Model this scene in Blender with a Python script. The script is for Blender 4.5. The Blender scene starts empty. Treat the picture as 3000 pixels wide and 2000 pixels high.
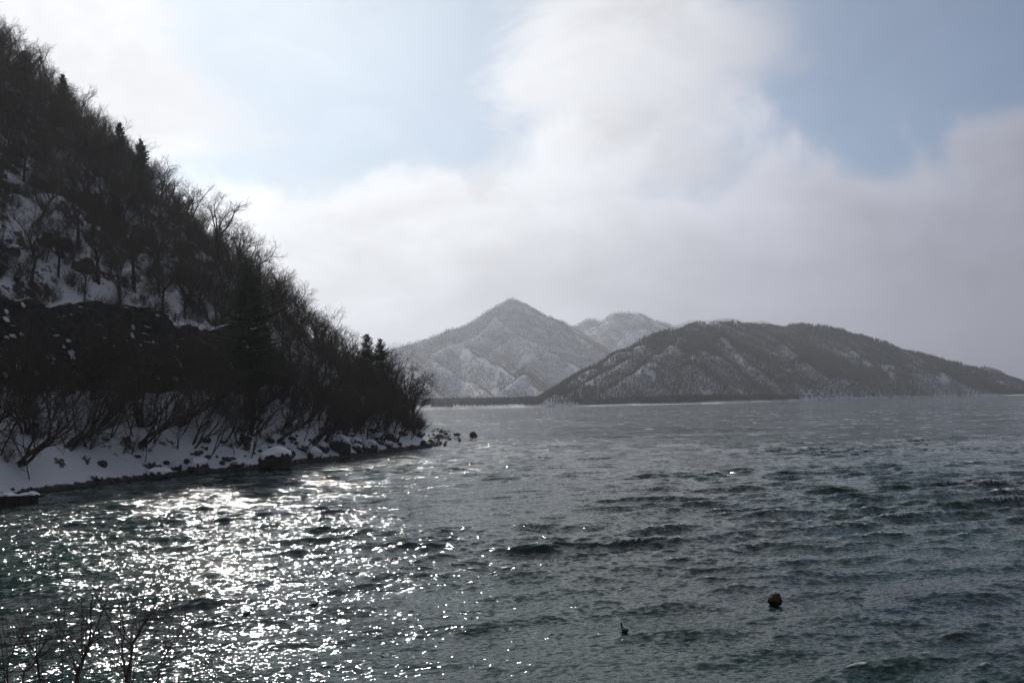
import bpy, math, random
import numpy as np
from mathutils import Matrix, Vector

C = bpy.context.scene
COL = C.collection
R = math.radians

# ------------------------------------------------------------------ camera
F = 2333.0                       # focal length in pixels of the 3000 px wide photograph
CAM_H = 7.0
cam_d = bpy.data.cameras.new('camera'); cam_d.sensor_width = 36.0; cam_d.lens = 36.0 * F / 3000.0
cam_d.clip_start = 0.1; cam_d.clip_end = 40000.0
cam = bpy.data.objects.new('camera', cam_d); COL.objects.link(cam)
CAM_R = Matrix.Rotation(R(90) + math.atan(181.0 / F), 3, 'X') @ Matrix.Rotation(-0.0208, 3, 'Z')
cam.matrix_world = Matrix.Translation((0, 0, CAM_H)) @ CAM_R.to_4x4()
C.camera = cam
RM = np.array(CAM_R)

# ------------------------------------------------------------------ world, sun, exposure
SUN_EL, SUN_AZ = R(31.0), R(-20.0)         # azimuth from +Y towards +X
SUN_DIR = Vector((math.sin(SUN_AZ) * math.cos(SUN_EL), math.cos(SUN_AZ) * math.cos(SUN_EL), math.sin(SUN_EL)))
C.view_settings.view_transform = 'Standard'; C.view_settings.look = 'None'
C.view_settings.exposure = 0.0; C.view_settings.gamma = 1.0; C.view_settings.use_curve_mapping = False

W = bpy.data.worlds.new('World'); C.world = W; W.use_nodes = True
sun_d = bpy.data.lights.new('sun', 'SUN'); sun_d.energy = 2.3; sun_d.angle = R(0.53); sun_d.color = (1.0, 0.965, 0.93)
sun = bpy.data.objects.new('sun', sun_d); COL.objects.link(sun)
sun.rotation_mode = 'QUATERNION'; sun.rotation_quaternion = SUN_DIR.to_track_quat('Z', 'Y'); sun.location = (0, 0, 200)
C.cycles.max_bounces = 6; C.cycles.diffuse_bounces = 2; C.cycles.glossy_bounces = 2; C.cycles.transmission_bounces = 1
C.cycles.volume_bounces = 0; C.cycles.transparent_max_bounces = 4
C.cycles.sample_clamp_indirect = 3.0; C.cycles.sample_clamp_direct = 0.0
C.cycles.caustics_reflective = False; C.cycles.caustics_refractive = False
C.cycles.use_denoising = True
C.cycles.denoiser = 'OPENIMAGEDENOISE'; C.cycles.denoising_input_passes = 'RGB_ALBEDO_NORMAL'; C.cycles.denoising_prefilter = 'ACCURATE'

def ray(px, py):
    d = RM @ np.array([(px - 1500.0) / F, -(py - 1000.0) / F, -1.0])
    return d / np.linalg.norm(d)

class NT:
    """small node-tree helper"""
    def __init__(s, tree): s.t = tree; s.n = tree.nodes; s.l = tree.links
    def new(s, typ, **kw):
        n = s.n.new(typ)
        for k, v in kw.items(): setattr(n, k, v)
        return n
    def put(s, sock, v):
        if isinstance(v, bpy.types.NodeSocket): s.l.new(v, sock)
        elif v is not None: sock.default_value = v
    def math(s, op, a, b=None, c=None, clamp=False):
        n = s.new('ShaderNodeMath', operation=op); n.use_clamp = clamp
        s.put(n.inputs[0], a)
        if b is not None: s.put(n.inputs[1], b)
        if c is not None: s.put(n.inputs[2], c)
        return n.outputs[0]
    def vmath(s, op, a, b=None):
        n = s.new('ShaderNodeVectorMath', operation=op); s.put(n.inputs[0], a)
        if b is not None: s.put(n.inputs[1], b)
        return n.outputs['Value'] if op in ('DOT_PRODUCT', 'LENGTH') else n.outputs[0]
    def noise(s, vec, scale, detail=4, rough=0.55, dist=0.0):
        n = s.new('ShaderNodeTexNoise'); s.put(n.inputs['Vector'], vec)
        n.inputs['Scale'].default_value = scale; n.inputs['Detail'].default_value = detail
        n.inputs['Roughness'].default_value = rough; n.inputs['Distortion'].default_value = dist
        return n
    def rng(s, v, a, b, c=0.0, d=1.0, smooth=True):
        n = s.new('ShaderNodeMapRange'); n.interpolation_type = 'SMOOTHSTEP' if smooth else 'LINEAR'
        for i, x in enumerate((v, a, b, c, d)): s.put(n.inputs[i], x)
        return n.outputs[0]
    def mix(s, f, a, b):
        n = s.new('ShaderNodeMix', data_type='RGBA'); s.put(n.inputs[0], f)
        for sock, v in ((n.inputs[6], a), (n.inputs[7], b)):
            if isinstance(v, tuple) and len(v) == 3: v = (*v, 1)
            s.put(sock, v)
        return n.outputs[2]
    def scale(s, vec, sc):
        return s.vmath('MULTIPLY', vec, sc if isinstance(sc, tuple) else (sc, sc, sc))

# sky: physical sky with a layer of cloud that is brighter towards the sun
t = NT(W.node_tree); t.n.clear()
tc = t.new('ShaderNodeTexCoord'); D = t.vmath('NORMALIZE', tc.outputs['Generated'])
sky = t.new('ShaderNodeTexSky'); sky.sky_type = 'NISHITA'; sky.sun_disc = False
sky.sun_elevation = SUN_EL; sky.sun_rotation = SUN_AZ % (2 * math.pi); sky.altitude = 1200; sky.air_density = 1.0; sky.dust_density = 1.0
sep = t.new('ShaderNodeSeparateXYZ'); t.put(sep.inputs[0], D); dz = sep.outputs[2]
cosv = t.vmath('DOT_PRODUCT', D, tuple(SUN_DIR))
theta = t.math('ARCCOSINE', t.math('MINIMUM', cosv, 0.9999))
def blob(px, py, deg, w):
    c = ray(px, py)
    th = t.math('ARCCOSINE', t.math('MINIMUM', t.vmath('DOT_PRODUCT', D, tuple(c)), 0.99999))
    q = t.math('DIVIDE', th, R(deg))
    return t.math('MULTIPLY', t.math('POWER', 2.718, t.math('MULTIPLY', t.math('MULTIPLY', q, q), -1.0)), w)
# project the direction on a cloud deck so that clouds shrink towards the horizon
inv = t.math('DIVIDE', 1.0, t.math('ADD', t.math('MAXIMUM', dz, 0.0), 0.16))
cm = t.new('ShaderNodeCombineXYZ'); t.put(cm.inputs[0], t.math('MULTIPLY', sep.outputs[0], inv)); t.put(cm.inputs[1], t.math('MULTIPLY', sep.outputs[1], inv))
t.put(cm.inputs[2], t.math('MULTIPLY', dz, 2.0))
n1 = t.noise(cm.outputs[0], 1.15, 8, 0.52, 0.25).outputs['Fac']
n2 = t.noise(t.vmath('MULTIPLY', D, (3.0, 3.0, 6.0)), 1.6, 9, 0.58, 0.5).outputs['Fac']
n3 = t.noise(t.vmath('MULTIPLY', D, (3.0, 3.0, 5.0)), 0.8, 6, 0.5, 0.0).outputs['Fac']
blue = t.math('MULTIPLY', t.math('SUBTRACT', n1, 0.5), 1.8)
blue = t.math('ADD', blue, t.math('MULTIPLY', t.math('SUBTRACT', n2, 0.5), 2.1))
for b in ((1020, 90, 8, .62), (1200, 300, 7, .50), (650, 330, 8, .22), (700, -250, 8, .4), (1560, 470, 4, .22), (2950, 60, 11, .85), (2780, 330, 8, .42), (2960, 430, 6, .42), (2420, 360, 5, .22),
          (250, 40, 9, -.6), (1800, 200, 8, -.30), (2200, 0, 6, -.15), (900, 200, 5, .12), (2860, 300, 3, -.3), (1500, 250, 5, -.15)):
    blue = t.math('ADD', blue, blob(*b))
blue = t.math('ADD', blue, t.rng(theta, R(60), R(110), 0.0, 0.25))
bmask = t.rng(blue, -0.12, 0.62, 0.0, 1.0)
bmask = t.math('MULTIPLY', bmask, t.rng(theta, R(16), R(50), 0.62, 0.66))
# low bank of cloud with domed tops
dome = t.noise(t.vmath('MULTIPLY', D, (3.0, 3.0, 3.4)), 1.7, 8, 0.52, 0.3).outputs['Fac']
edge = t.math('SUBTRACT', dz, t.math('MULTIPLY_ADD', t.math('SUBTRACT', dome, .5), .40, .268))
bank = t.rng(edge, 0.040, -0.025)
bmask = t.math('MULTIPLY', bmask, t.math('SUBTRACT', 1.0, bank))
glow = t.math('POWER', 2.718, t.math('MULTIPLY', t.math('POWER', t.math('DIVIDE', theta, R(46)), 2.0), -1.0))
lum = t.math('ADD', t.math('MULTIPLY', glow, 0.84), 0.155)
shade = t.rng(t.math('ADD', t.math('MULTIPLY', n2, 0.6), t.math('MULTIPLY', n3, 0.4)), 0.36, 0.64, 0.86, 1.12)
rim = t.math('MULTIPLY', t.rng(edge, -0.10, 0.0), t.rng(edge, 0.04, 0.0))
lum = t.math('MULTIPLY', lum, t.math('MULTIPLY_ADD', rim, .14, shade))
ccol = t.mix(t.rng(theta, R(18), R(55)), (.975, .99, 1.02), (0.855, 0.88, 1.06))
cloudc = t.vmath('MULTIPLY', ccol, (1, 1, 1))
bgc = t.new('ShaderNodeBackground'); t.put(bgc.inputs[0], cloudc); t.put(bgc.inputs[1], lum)
bgs = t.new('ShaderNodeBackground'); t.put(bgs.inputs[0], t.vmath('MULTIPLY', sky.outputs[0], (.80, 1.0, 1.06))); bgs.inputs[1].default_value = 0.078
ms = t.new('ShaderNodeMixShader'); t.put(ms.inputs[0], bmask); t.l.new(bgc.outputs[0], ms.inputs[1]); t.l.new(bgs.outputs[0], ms.inputs[2])
wo = t.new('ShaderNodeOutputWorld'); t.l.new(ms.outputs[0], wo.inputs[0])
W.cycles.sampling_method = 'MANUAL'; W.cycles.sample_map_resolution = 1024

# ------------------------------------------------------------------ numeric helpers
rs = np.random.RandomState(7)
_perm = rs.permutation(512).astype(np.int64); _perm = np.concatenate([_perm, _perm])
_val = rs.rand(512) * 2 - 1
def vnoise(x, y, z=0.0):
    x, y, z = np.broadcast_arrays(np.asarray(x, float), np.asarray(y, float), np.asarray(z, float))
    xi, yi, zi = np.floor(x), np.floor(y), np.floor(z)
    fx, fy, fz = x - xi, y - yi, z - zi
    u, v, w = [q * q * q * (q * (q * 6 - 15) + 10) for q in (fx, fy, fz)]
    xi, yi, zi = [q.astype(np.int64) & 511 for q in (xi, yi, zi)]
    def h(a, b, c): return _val[_perm[_perm[_perm[(xi + a) & 511] + ((yi + b) & 511) & 511] + ((zi + c) & 511) & 511]]
    x00 = h(0,0,0)*(1-u)+h(1,0,0)*u; x10 = h(0,1,0)*(1-u)+h(1,1,0)*u
    x01 = h(0,0,1)*(1-u)+h(1,0,1)*u; x11 = h(0,1,1)*(1-u)+h(1,1,1)*u
    return (x00*(1-v)+x10*v)*(1-w) + (x01*(1-v)+x11*v)*w
def fbm(x, y, z=0.0, o=4, g=0.5):
    a, s, f = 1.0, 0.0, 1.0
    for i in range(o):
        s = s + a * vnoise(x * f + 17.3 * i, y * f + 9.1 * i, np.asarray(z) * f + 3.7 * i); a *= g; f *= 2.03
    return s
def sstep(x, a, b):
    q = np.clip((x - a) / (b - a), 0, 1); return q * q * (3 - 2 * q)
def smin(a, b, k):
    h = np.clip(0.5 + 0.5 * (b - a) / k, 0, 1); return b * (1 - h) + a * h - k * h * (1 - h)

def mesh_from(name, V, Fq, mats=(), smooth=False, midx=None):
    """V (n,3), Fq (m,k) equal-sized faces or list of such arrays"""
    me = bpy.data.meshes.new(name)
    if not isinstance(Fq, list): Fq = [Fq]
    Fq = [f for f in Fq if len(f)]
    V = np.asarray(V, np.float32)
    loops = np.concatenate([f.ravel() for f in Fq]).astype(np.int32)
    tot = np.concatenate([np.full(len(f), f.shape[1], np.int32) for f in Fq])
    start = np.concatenate([[0], np.cumsum(tot)[:-1]]).astype(np.int32)
    me.vertices.add(len(V)); me.vertices.foreach_set('co', V.ravel())
    me.loops.add(len(loops)); me.loops.foreach_set('vertex_index', loops)
    me.polygons.add(len(tot)); me.polygons.foreach_set('loop_start', start); me.polygons.foreach_set('loop_total', tot)
    me.polygons.foreach_set('use_smooth', np.full(len(tot), bool(smooth)))
    if midx is not None: me.polygons.foreach_set('material_index', np.asarray(midx, np.int32))
    for m in mats: me.materials.append(m)
    me.update(calc_edges=True); me.validate()
    return me
def obj(name, data, parent=None, **props):
    o = bpy.data.objects.new(name, data); COL.objects.link(o); o.parent = parent
    for k, v in props.items(): o[k] = v
    return o
def empty(name, loc, label, category, group=None, rz=0.0):
    o = bpy.data.objects.new(name, None); COL.objects.link(o); o.empty_display_size = 0.3
    o.location = loc; o.rotation_euler = (0, 0, rz); o['label'] = label; o['category'] = category
    if group: o['group'] = group
    return o
def grid_faces(nr, nc):
    i = np.arange(nr * nc).reshape(nr, nc)
    return np.stack([i[:-1, :-1], i[:-1, 1:], i[1:, 1:], i[1:, :-1]], -1).reshape(-1, 4)

# ------------------------------------------------------------------ materials
def material(name):
    m = bpy.data.materials.new(name); m.use_nodes = True
    t = NT(m.node_tree); b = t.n['Principled BSDF']; return m, t, b
def pos(t):
    g = t.new('ShaderNodeNewGeometry'); return g
def mat_bark(name, c1, c2):
    m, t, b = material(name)
    tc = t.new('ShaderNodeTexCoord'); oi = t.new('ShaderNodeObjectInfo')
    n = t.noise(t.vmath('MULTIPLY', tc.outputs['Object'], (3, 3, .8)), 2.0, 4)
    c = t.mix(t.rng(n.outputs['Fac'], .35, .65), c1, c2)
    v = t.math('MULTIPLY_ADD', oi.outputs['Random'], 0.5, 0.75)
    cc = t.vmath('SCALE', c); t.put(cc.node.inputs['Scale'], v)
    t.put(b.inputs['Base Color'], cc); b.inputs['Roughness'].default_value = 0.95
    b.inputs['Specular IOR Level'].default_value = 0.15
    return m
BARK = mat_bark('bark', (.045, .039, .034), (.105, .092, .082))
TWIG = mat_bark('twig_bark', (.052, .043, .037), (.105, .086, .073))
DARKTWIG = mat_bark('dark_twig_bark', (.018, .013, .012), (.040, .030, .026))
FIRBARK = mat_bark('fir_bark', (.035, .028, .022), (.06, .05, .042))
NEEDLE = mat_bark('fir_needles', (.04, .056, .028), (.085, .11, .052))

def mat_snowground():
    m, t, b = material('snow_ground')
    g = pos(t); P = g.outputs['Position']; sp = t.new('ShaderNodeSeparateXYZ'); t.put(sp.inputs[0], P)
    sn = t.new('ShaderNodeSeparateXYZ'); t.put(sn.inputs[0], g.outputs['Normal'])
    big = t.noise(P, 0.16, 5, .6).outputs['Fac']; mid = t.noise(P, 0.9, 5, .65).outputs['Fac']; fine = t.noise(P, 6.0, 4, .6).outputs['Fac']
    snow = t.mix(fine, (.72, .74, .78), (.84, .85, .87))
    dirt = t.mix(mid, (.03, .025, .02), (.09, .075, .06))
    # bare earth and leaf litter where the slope is steep or the snow has slipped
    e = t.math('ADD', t.math('MULTIPLY', big, 0.9), t.math('MULTIPLY', mid, 0.75))
    e = t.math('ADD', e, t.rng(sn.outputs[2], 0.86, 0.55, 0.0, 0.35))
    bare = t.rng(e, 1.09, 1.17)
    lit = t.rng(t.math('ADD', fine, t.math('MULTIPLY', mid, .4)), .86, .93, 0.0, .7)
    wet = t.rng(t.math('ADD', sp.outputs[2], t.math('MULTIPLY', t.math('SUBTRACT', mid, .5), 0.9)), 0.42, 0.34)
    col = t.mix(lit, snow, (.20, .17, .14))
    col = t.mix(bare, col, dirt); col = t.mix(wet, col, t.mix(fine, (.012, .011, .010), (.05, .045, .04)))
    t.put(b.inputs['Base Color'], col)
    t.put(b.inputs['Roughness'], t.math('MULTIPLY_ADD', wet, -0.45, 0.85)); b.inputs['Specular IOR Level'].default_value = .25
    bp = t.new('ShaderNodeBump'); bp.inputs['Strength'].default_value = .8; bp.inputs['Distance'].default_value = .3
    t.put(bp.inputs['Height'], t.math('ADD', mid, t.math('MULTIPLY', fine, .35))); t.put(b.inputs['Normal'], bp.outputs[0])
    return m
SNOWG = mat_snowground()
def mat_snow():
    m, t, b = material('snow'); g = pos(t)
    f = t.noise(g.outputs['Position'], 9.0, 4, .6).outputs['Fac']
    t.put(b.inputs['Base Color'], t.mix(f, (.74, .76, .80), (.86, .87, .89))); b.inputs['Roughness'].default_value = .8
    bp = t.new('ShaderNodeBump'); bp.inputs['Strength'].default_value = .3; bp.inputs['Distance'].default_value = .08
    t.put(bp.inputs['Height'], f); t.put(b.inputs['Normal'], bp.outputs[0]); return m
SNOW = mat_snow()
def mat_rock(name, lo, hi, snow_from=None, wet_z=None):
    m, t, b = material(name); g = pos(t); P = g.outputs['Position']
    a = t.noise(P, 1.3, 6, .65).outputs['Fac']; f = t.noise(P, 9.0, 5, .7).outputs['Fac']
    col = t.mix(t.rng(a, .3, .7), lo, hi); col = t.mix(t.math('MULTIPLY', f, .5), col, (.02, .02, .02))
    if wet_z is not None:
        sp = t.new('ShaderNodeSeparateXYZ'); t.put(sp.inputs[0], P)
        wv = t.rng(t.math('ADD', sp.outputs[2], t.math('MULTIPLY', a, .3)), wet_z + .2, wet_z)
        col = t.mix(t.math('MULTIPLY', wv, .75), col, (.006, .006, .006))
    if snow_from is not None:
        sn = t.new('ShaderNodeSeparateXYZ'); t.put(sn.inputs[0], g.outputs['Normal'])
        k = t.math('ADD', sn.outputs[2], t.math('MULTIPLY', t.math('SUBTRACT', a, .5), 1.3))
        k = t.math('ADD', k, t.math('MULTIPLY', t.math('SUBTRACT', f, .5), .5))
        col = t.mix(t.rng(k, snow_from, snow_from + .12), col, (.78, .80, .83))
    t.put(b.inputs['Base Color'], col); b.inputs['Roughness'].default_value = .8; b.inputs['Specular IOR Level'].default_value = .3
    bp = t.new('ShaderNodeBump'); bp.inputs['Strength'].default_value = .6; bp.inputs['Distance'].default_value = .12
    t.put(bp.inputs['Height'], t.math('ADD', a, t.math('MULTIPLY', f, .5))); t.put(b.inputs['Normal'], bp.outputs[0])
    return m
ROCK = mat_rock('boulder_rock', (.035, .032, .030), (.11, .10, .095), None, 0.15)
CLIFF = mat_rock('cliff_rock', (.014, .013, .012), (.055, .048, .042), 0.80)
BROWNROCK = mat_rock('brown_rock', (.018, .014, .008), (.060, .044, .020), None, 0.10)
def mat_plain(name, c, rough=.7):
    m, t, b = material(name); g = pos(t)
    n = t.noise(g.outputs['Position'], 14.0, 4, .6).outputs['Fac']
    t.put(b.inputs['Base Color'], t.mix(n, tuple(x * .7 for x in c), tuple(min(1, x * 1.25) for x in c))); b.inputs['Roughness'].default_value = rough
    return m
RAIL = mat_plain('rail_steel', (.07, .07, .075), .55)
WOOD = mat_plain('old_timber', (.03, .025, .02), .9)
COOT = mat_plain('black_plumage', (.010, .010, .012), .75)
BEAK = mat_plain('white_beak', (.75, .73, .68), .5)

def mat_water():
    m, t, b = material('lake_water'); g = pos(t); P = g.outputs['Position']
    at = t.new('ShaderNodeAttribute', attribute_name='lost'); fo = t.new('ShaderNodeAttribute', attribute_name='foam')
    # wind ripples too small for the mesh, stretched along the crests
    rot = t.new('ShaderNodeVectorRotate', rotation_type='Z_AXIS'); t.put(rot.inputs['Vector'], P); rot.inputs['Angle'].default_value = R(-14)
    q = t.vmath('MULTIPLY', rot.outputs[0], (0.45, 1.0, 1.0))
    gust = t.noise(P, 0.055, 4, .6).outputs['Fac']
    ga = t.rng(gust, .35, .65, .75, 1.35)
    def slopes(sc, det, amp):
        n = t.noise(q, sc, det, .6).outputs['Color']
        v = t.vmath('SUBTRACT', n, (.5, .5, .5)); s = t.new('ShaderNodeVectorMath', operation='SCALE'); t.put(s.inputs[0], v); t.put(s.inputs['Scale'], amp); return s.outputs[0]
    v = t.vmath('ADD', slopes(8.5, 3, t.math('MULTIPLY', ga, 1.3)), slopes(2.6, 2, t.math('MULTIPLY', at.outputs['Fac'], 7.5)))
    q2 = t.vmath('MULTIPLY', rot.outputs[0], (0.30, 1.0, 1.0))
    n5 = t.noise(q2, .55, 5, .62).outputs['Color']; sc5 = t.new('ShaderNodeVectorMath', operation='SCALE'); t.put(sc5.inputs[0], t.vmath('SUBTRACT', n5, (.5, .5, .5))); t.put(sc5.inputs['Scale'], t.math('MULTIPLY', at.outputs['Fac'], 5.5))
    v = t.vmath('ADD', v, sc5.outputs[0])
    n6 = t.noise(t.vmath('MULTIPLY', rot.outputs[0], (0.35, 1.0, 1.0)), .11, 4, .7).outputs['Color']; sc6 = t.new('ShaderNodeVectorMath', operation='SCALE'); t.put(sc6.inputs[0], t.vmath('SUBTRACT', n6, (.5, .5, .5))); t.put(sc6.inputs['Scale'], t.math('MULTIPLY', at.outputs['Fac'], 4.5))
    v = t.vmath('ADD', v, sc6.outputs[0])
    v = t.vmath('ADD', v, slopes(30.0, 2, t.math('MULTIPLY', ga, .22)))
    v = t.vmath('MULTIPLY', v, (1.15, 1.0, 0.0))
    nn = t.vmath('NORMALIZE', t.vmath('ADD', g.outputs['Normal'], v))
    t.put(b.inputs['Normal'], nn)
    depth = t.noise(P, 0.06, 3, .5).outputs['Fac']
    c = t.mix(t.rng(depth, .35, .65), (.005, .020, .019), (.009, .040, .030))
    fm = t.math('MULTIPLY', fo.outputs['Fac'], t.rng(t.noise(P, 5.0, 4, .7).outputs['Fac'], .38, .55))
    t.put(b.inputs['Base Color'], t.mix(fm, c, (.75, .78, .80)))
    t.put(b.inputs['Roughness'], t.math('MULTIPLY_ADD', fm, .6, .075)); b.inputs['IOR'].default_value = 1.33
    return m
WATER = mat_water()

# ------------------------------------------------------------------ haze: pale even air round the whole scene
def build_haze():
    m = bpy.data.materials.new('haze_air'); m.use_nodes = True; t = NT(m.node_tree); t.n.clear()
    v = t.new('ShaderNodeVolumePrincipled'); v.inputs['Density'].default_value = HAZE
    v.inputs['Color'].default_value = (.90, .94, 1.0, 1); v.inputs['Anisotropy'].default_value = 0.55
    o = t.new('ShaderNodeOutputMaterial'); t.l.new(v.outputs[0], o.inputs['Volume'])
    x0, x1, y0, y1, z0, z1 = -4200, 6200, -400, 7400, -12, 640
    V = [(x, y, z) for z in (z0, z1) for y in (y0, y1) for x in (x0, x1)]
    Fq = np.array([(0,2,3,1),(4,5,7,6),(0,1,5,4),(2,6,7,3),(0,4,6,2),(1,3,7,5)])
    h = obj('haze', mesh_from('haze', V, Fq, [m]), kind='stuff', label='thin pale winter haze hanging over the lake and the mountains')
HAZE = 0.000125
build_haze()

# ------------------------------------------------------------------ near land: hillside cape with a road bench
def unproj(px, py, z=0.0):
    d = ray(px, py); k = (z - CAM_H) / d[2]; return d[0] * k, d[1] * k
SHORE = [(120, -140), (60, -60), (40, -15), (22, 8), (8, 14), (-10, 15.5), (-24, 23), (-36, 38), (-41.5, 52)]
SHORE += [unproj(*p) for p in ((2, 1472), (92, 1447), (220, 1430), (344, 1414), (536, 1391), (670, 1381), (780, 1371), (900, 1353), (974, 1348),
                               (1042, 1335), (1144, 1322), (1200, 1315), (1246, 1309))]
SHORE += [(-13.2, 138), (-14.2, 146), (-16, 165), (-22, 200), (-50, 262), (-130, 330), (-420, 420)]
SH = np.array(SHORE)
POLY = np.vstack([SH, [(-900, 420), (-900, -300), (120, -300)]])
def shore_dist(x, y):
    x = np.asarray(x, float); y = np.asarray(y, float); d2 = np.full(x.shape, 1e12)
    for a, b in zip(SH[:-1], SH[1:]):
        ab = b - a; k = np.clip(((x - a[0]) * ab[0] + (y - a[1]) * ab[1]) / (ab @ ab), 0, 1)
        d2 = np.minimum(d2, (x - a[0] - k * ab[0]) ** 2 + (y - a[1] - k * ab[1]) ** 2)
    ins = np.zeros(x.shape, bool); P = POLY; n = len(P)
    for i in range(n):
        x0, y0 = P[i]; x1, y1 = P[(i + 1) % n]
        if y0 == y1: continue
        c = ((y0 > y) != (y1 > y)) & (x < (x1 - x0) * (y - y0) / (y1 - y0) + x0); ins ^= c
    return np.where(ins, 1, -1) * np.sqrt(d2)
CRX = [-900, -200, -130, -103, -79, -62, -55, -48, -42, -34, -27, -20, -14, 50]
CRZ = [158, 138, 112, 92, 73, 53, 40, 31, 23, 17.5, 13.5, 9, 4.5, 1]
def ground(x, y):
    x = np.asarray(x, float); y = np.asarray(y, float); o = shore_dist(x, y)
    o = o + 0.35 * fbm(x * .35, y * .35, 0, 3)
    p1 = np.interp(o, [-60, -8, 0, 1.2, 3, 11.5, 12.3, 16.6, 18.2, 22, 600], [-6, -3, 0, .28, 1.4, 8.7, 9.15, 9.25, 18.6, 20.2, 20.2 + .97 * 578])
    p2 = np.interp(o, [-60, -8, 0, 1.5, 3.5, 11, 600], [-6, -3, 0, .3, 1.4, 7.0, 7.0 + .92 * 589])
    w = sstep(y, 127, 112)
    z = p1 * w + p2 * (1 - w)
    p3 = np.interp(o, [-60, -8, 0, 12, 15, 600], [-6, -3, 0, 5.0, 5.3, 14])
    w3 = sstep(x, -46, -30) * sstep(y, 56, 38)
    z = z * (1 - w3) + p3 * w3
    zc = np.interp(x, CRX, CRZ) + .30 * np.maximum(0, 157 - y) - .55 * np.maximum(0, y - 157)
    z = smin(z, np.maximum(zc, np.where(o > 0, .35 * o, o)), 4.0)
    amp = sstep(o, 0.5, 6) * .22 + sstep(o, 18, 45) * 1.6
    z = z + amp * fbm(x * .11, y * .11, 0, 5, .55) * (1 - w3) + sstep(o, .3, 3) * (.14 * fbm(x * .8, y * .8, 2, 3) + .22 * fbm(x * .3, y * .3, 6, 2))
    return z
gx = np.concatenate([np.arange(-260, -130, 2.5), np.arange(-130, 0, .62), np.arange(0, 70, 2.0)])
gy = np.concatenate([np.arange(-70, 40, 2.0), np.arange(40, 175, .62), np.arange(175, 300, 2.5)])
GX, GY = np.meshgrid(gx, gy)
GZ = ground(GX, GY)
me = mesh_from('hillside', np.stack([GX, GY, GZ], -1).reshape(-1, 3), grid_faces(*GX.shape), [SNOWG], smooth=True)
obj('hillside', me, kind='structure', label='steep snowy hillside running down to the lake shore on the left', )
def gz1(x, y): return float(ground(np.array([x]), np.array([y]))[0])
def hit(px, py, y0=15.0, y1=240.0):
    """first point of the land seen through this pixel of the photograph"""
    d = ray(px, py); k = np.arange(y0, y1, .4) / d[1]
    X, Y, Z = d[0] * k, d[1] * k, CAM_H + d[2] * k
    g = ground(X, Y); i = np.argmax(np.maximum(g, 0) >= Z)
    if not (np.maximum(g, 0) >= Z).any(): i = len(k) - 1
    return float(X[i]), float(Y[i]), float(max(g[i], 0))

# ------------------------------------------------------------------ rock wall above the road
def offset_pt(s_arr, off):
    """points at distance off inland of the front shoreline, parameter = index along SH"""
    out = []
    for s in s_arr:
        i = int(min(max(math.floor(s), 0), len(SH) - 2)); f = s - i
        p = SH[i] * (1 - f) + SH[i + 1] * f
        # smoothed tangent
        j0, j1 = max(0, i - 2), min(len(SH) - 1, i + 3); tv = SH[j1] - SH[j0]; tv = tv / np.linalg.norm(tv)
        out.append(p + np.array([-tv[1], tv[0]]) * off)
    return np.array(out)
def at_y(off, ys):
    s = np.linspace(6, 21, 700); P = offset_pt(s, off); o = np.argsort(P[:, 1])
    return np.stack([np.interp(ys, P[o, 1], P[o, 0]), ys], -1)
def build_wall():
    ys = np.arange(50, 124, .30); base = at_y(16.2, ys)
    ys2 = np.arange(0, 1.0001, 1 / 46.)
    V = []
    top = 10.2 + .5 * fbm(ys * .12, 3.3) + 1.1 * np.exp(-((ys - 93) / 5) ** 2)
    top += 1.1 * fbm(ys * .22, 7.7, 0, 4)
    top *= sstep(ys, 124, 112) * .85 + .15
    for k, h in enumerate(ys2):
        zz = 8.7 + h * top
        X = base[:, 0] - .25 - h * 1.2; Y = base[:, 1]
        n = .55 * fbm(Y * .28, zz * .35, 1, 2) + .6 * np.abs(fbm(Y * .9, zz * 1.1, 5, 3)) + .14 * fbm(Y * 3, zz * 3.4, 8, 2)
        V.append(np.stack([X + .7 * n + .35, Y - .25 * n, zz + .15 * fbm(Y * 1.3, zz, 4, 2)], -1))
    for b, dzz in ((1.4, .12), (4.0, .3)):
        V.append(np.stack([base[:, 0] - 1.45 - b, base[:, 1], 8.7 + top + dzz - .25 * b], -1))
    V = np.array(V); nr, nc = V.shape[:2]
    me = mesh_from('rock_wall', V.reshape(-1, 3), grid_faces(nr, nc)[:, ::-1], [CLIFF], smooth=False)
    obj('rock_wall', me, label='tall black rock cutting flecked with snow above the lakeside road', category='rock wall')
    w = bpy.context.scene.objects['rock_wall']; r = random.Random(8); VI = ICO_SPH(3)
    for k in range(110):
        j = int(min(nc - 12, max(12, r.gauss(r.choice((70, 110, 125, 150, 175)), 12)))); i = int(nr * min(.95, abs(r.gauss(.25, .30)))); p = V[min(i, nr - 5), j]; a, b = r.uniform(.12, .5), r.uniform(.10, .34)
        if r.random() < .12: a, b = a * 1.8, b * 1.7
        vv = VI[0] * np.array((.16, a, b)); vv = vv * (1 + .45 * fbm(VI[0][:, 0] * 1.6 + k, VI[0][:, 1] * 1.6, VI[0][:, 2] * 1.6, 3))[:, None]; vv[:, 0] += .35 * -vv[:, 2]
        o = obj('snow_patch', mesh_from('snow_patch', vv, VI[1], [SNOW], smooth=True), w); o.location = tuple(p + np.array([.08, 0, 0]))
def ICO_SPH(sub):
    import bmesh
    bm = bmesh.new(); bmesh.ops.create_icosphere(bm, subdivisions=sub, radius=1.0)
    V = np.array([v.co[:] for v in bm.verts]); Fq = np.array([[v.index for v in f.verts] for f in bm.faces]); bm.free(); return V, Fq
build_wall()

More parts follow.
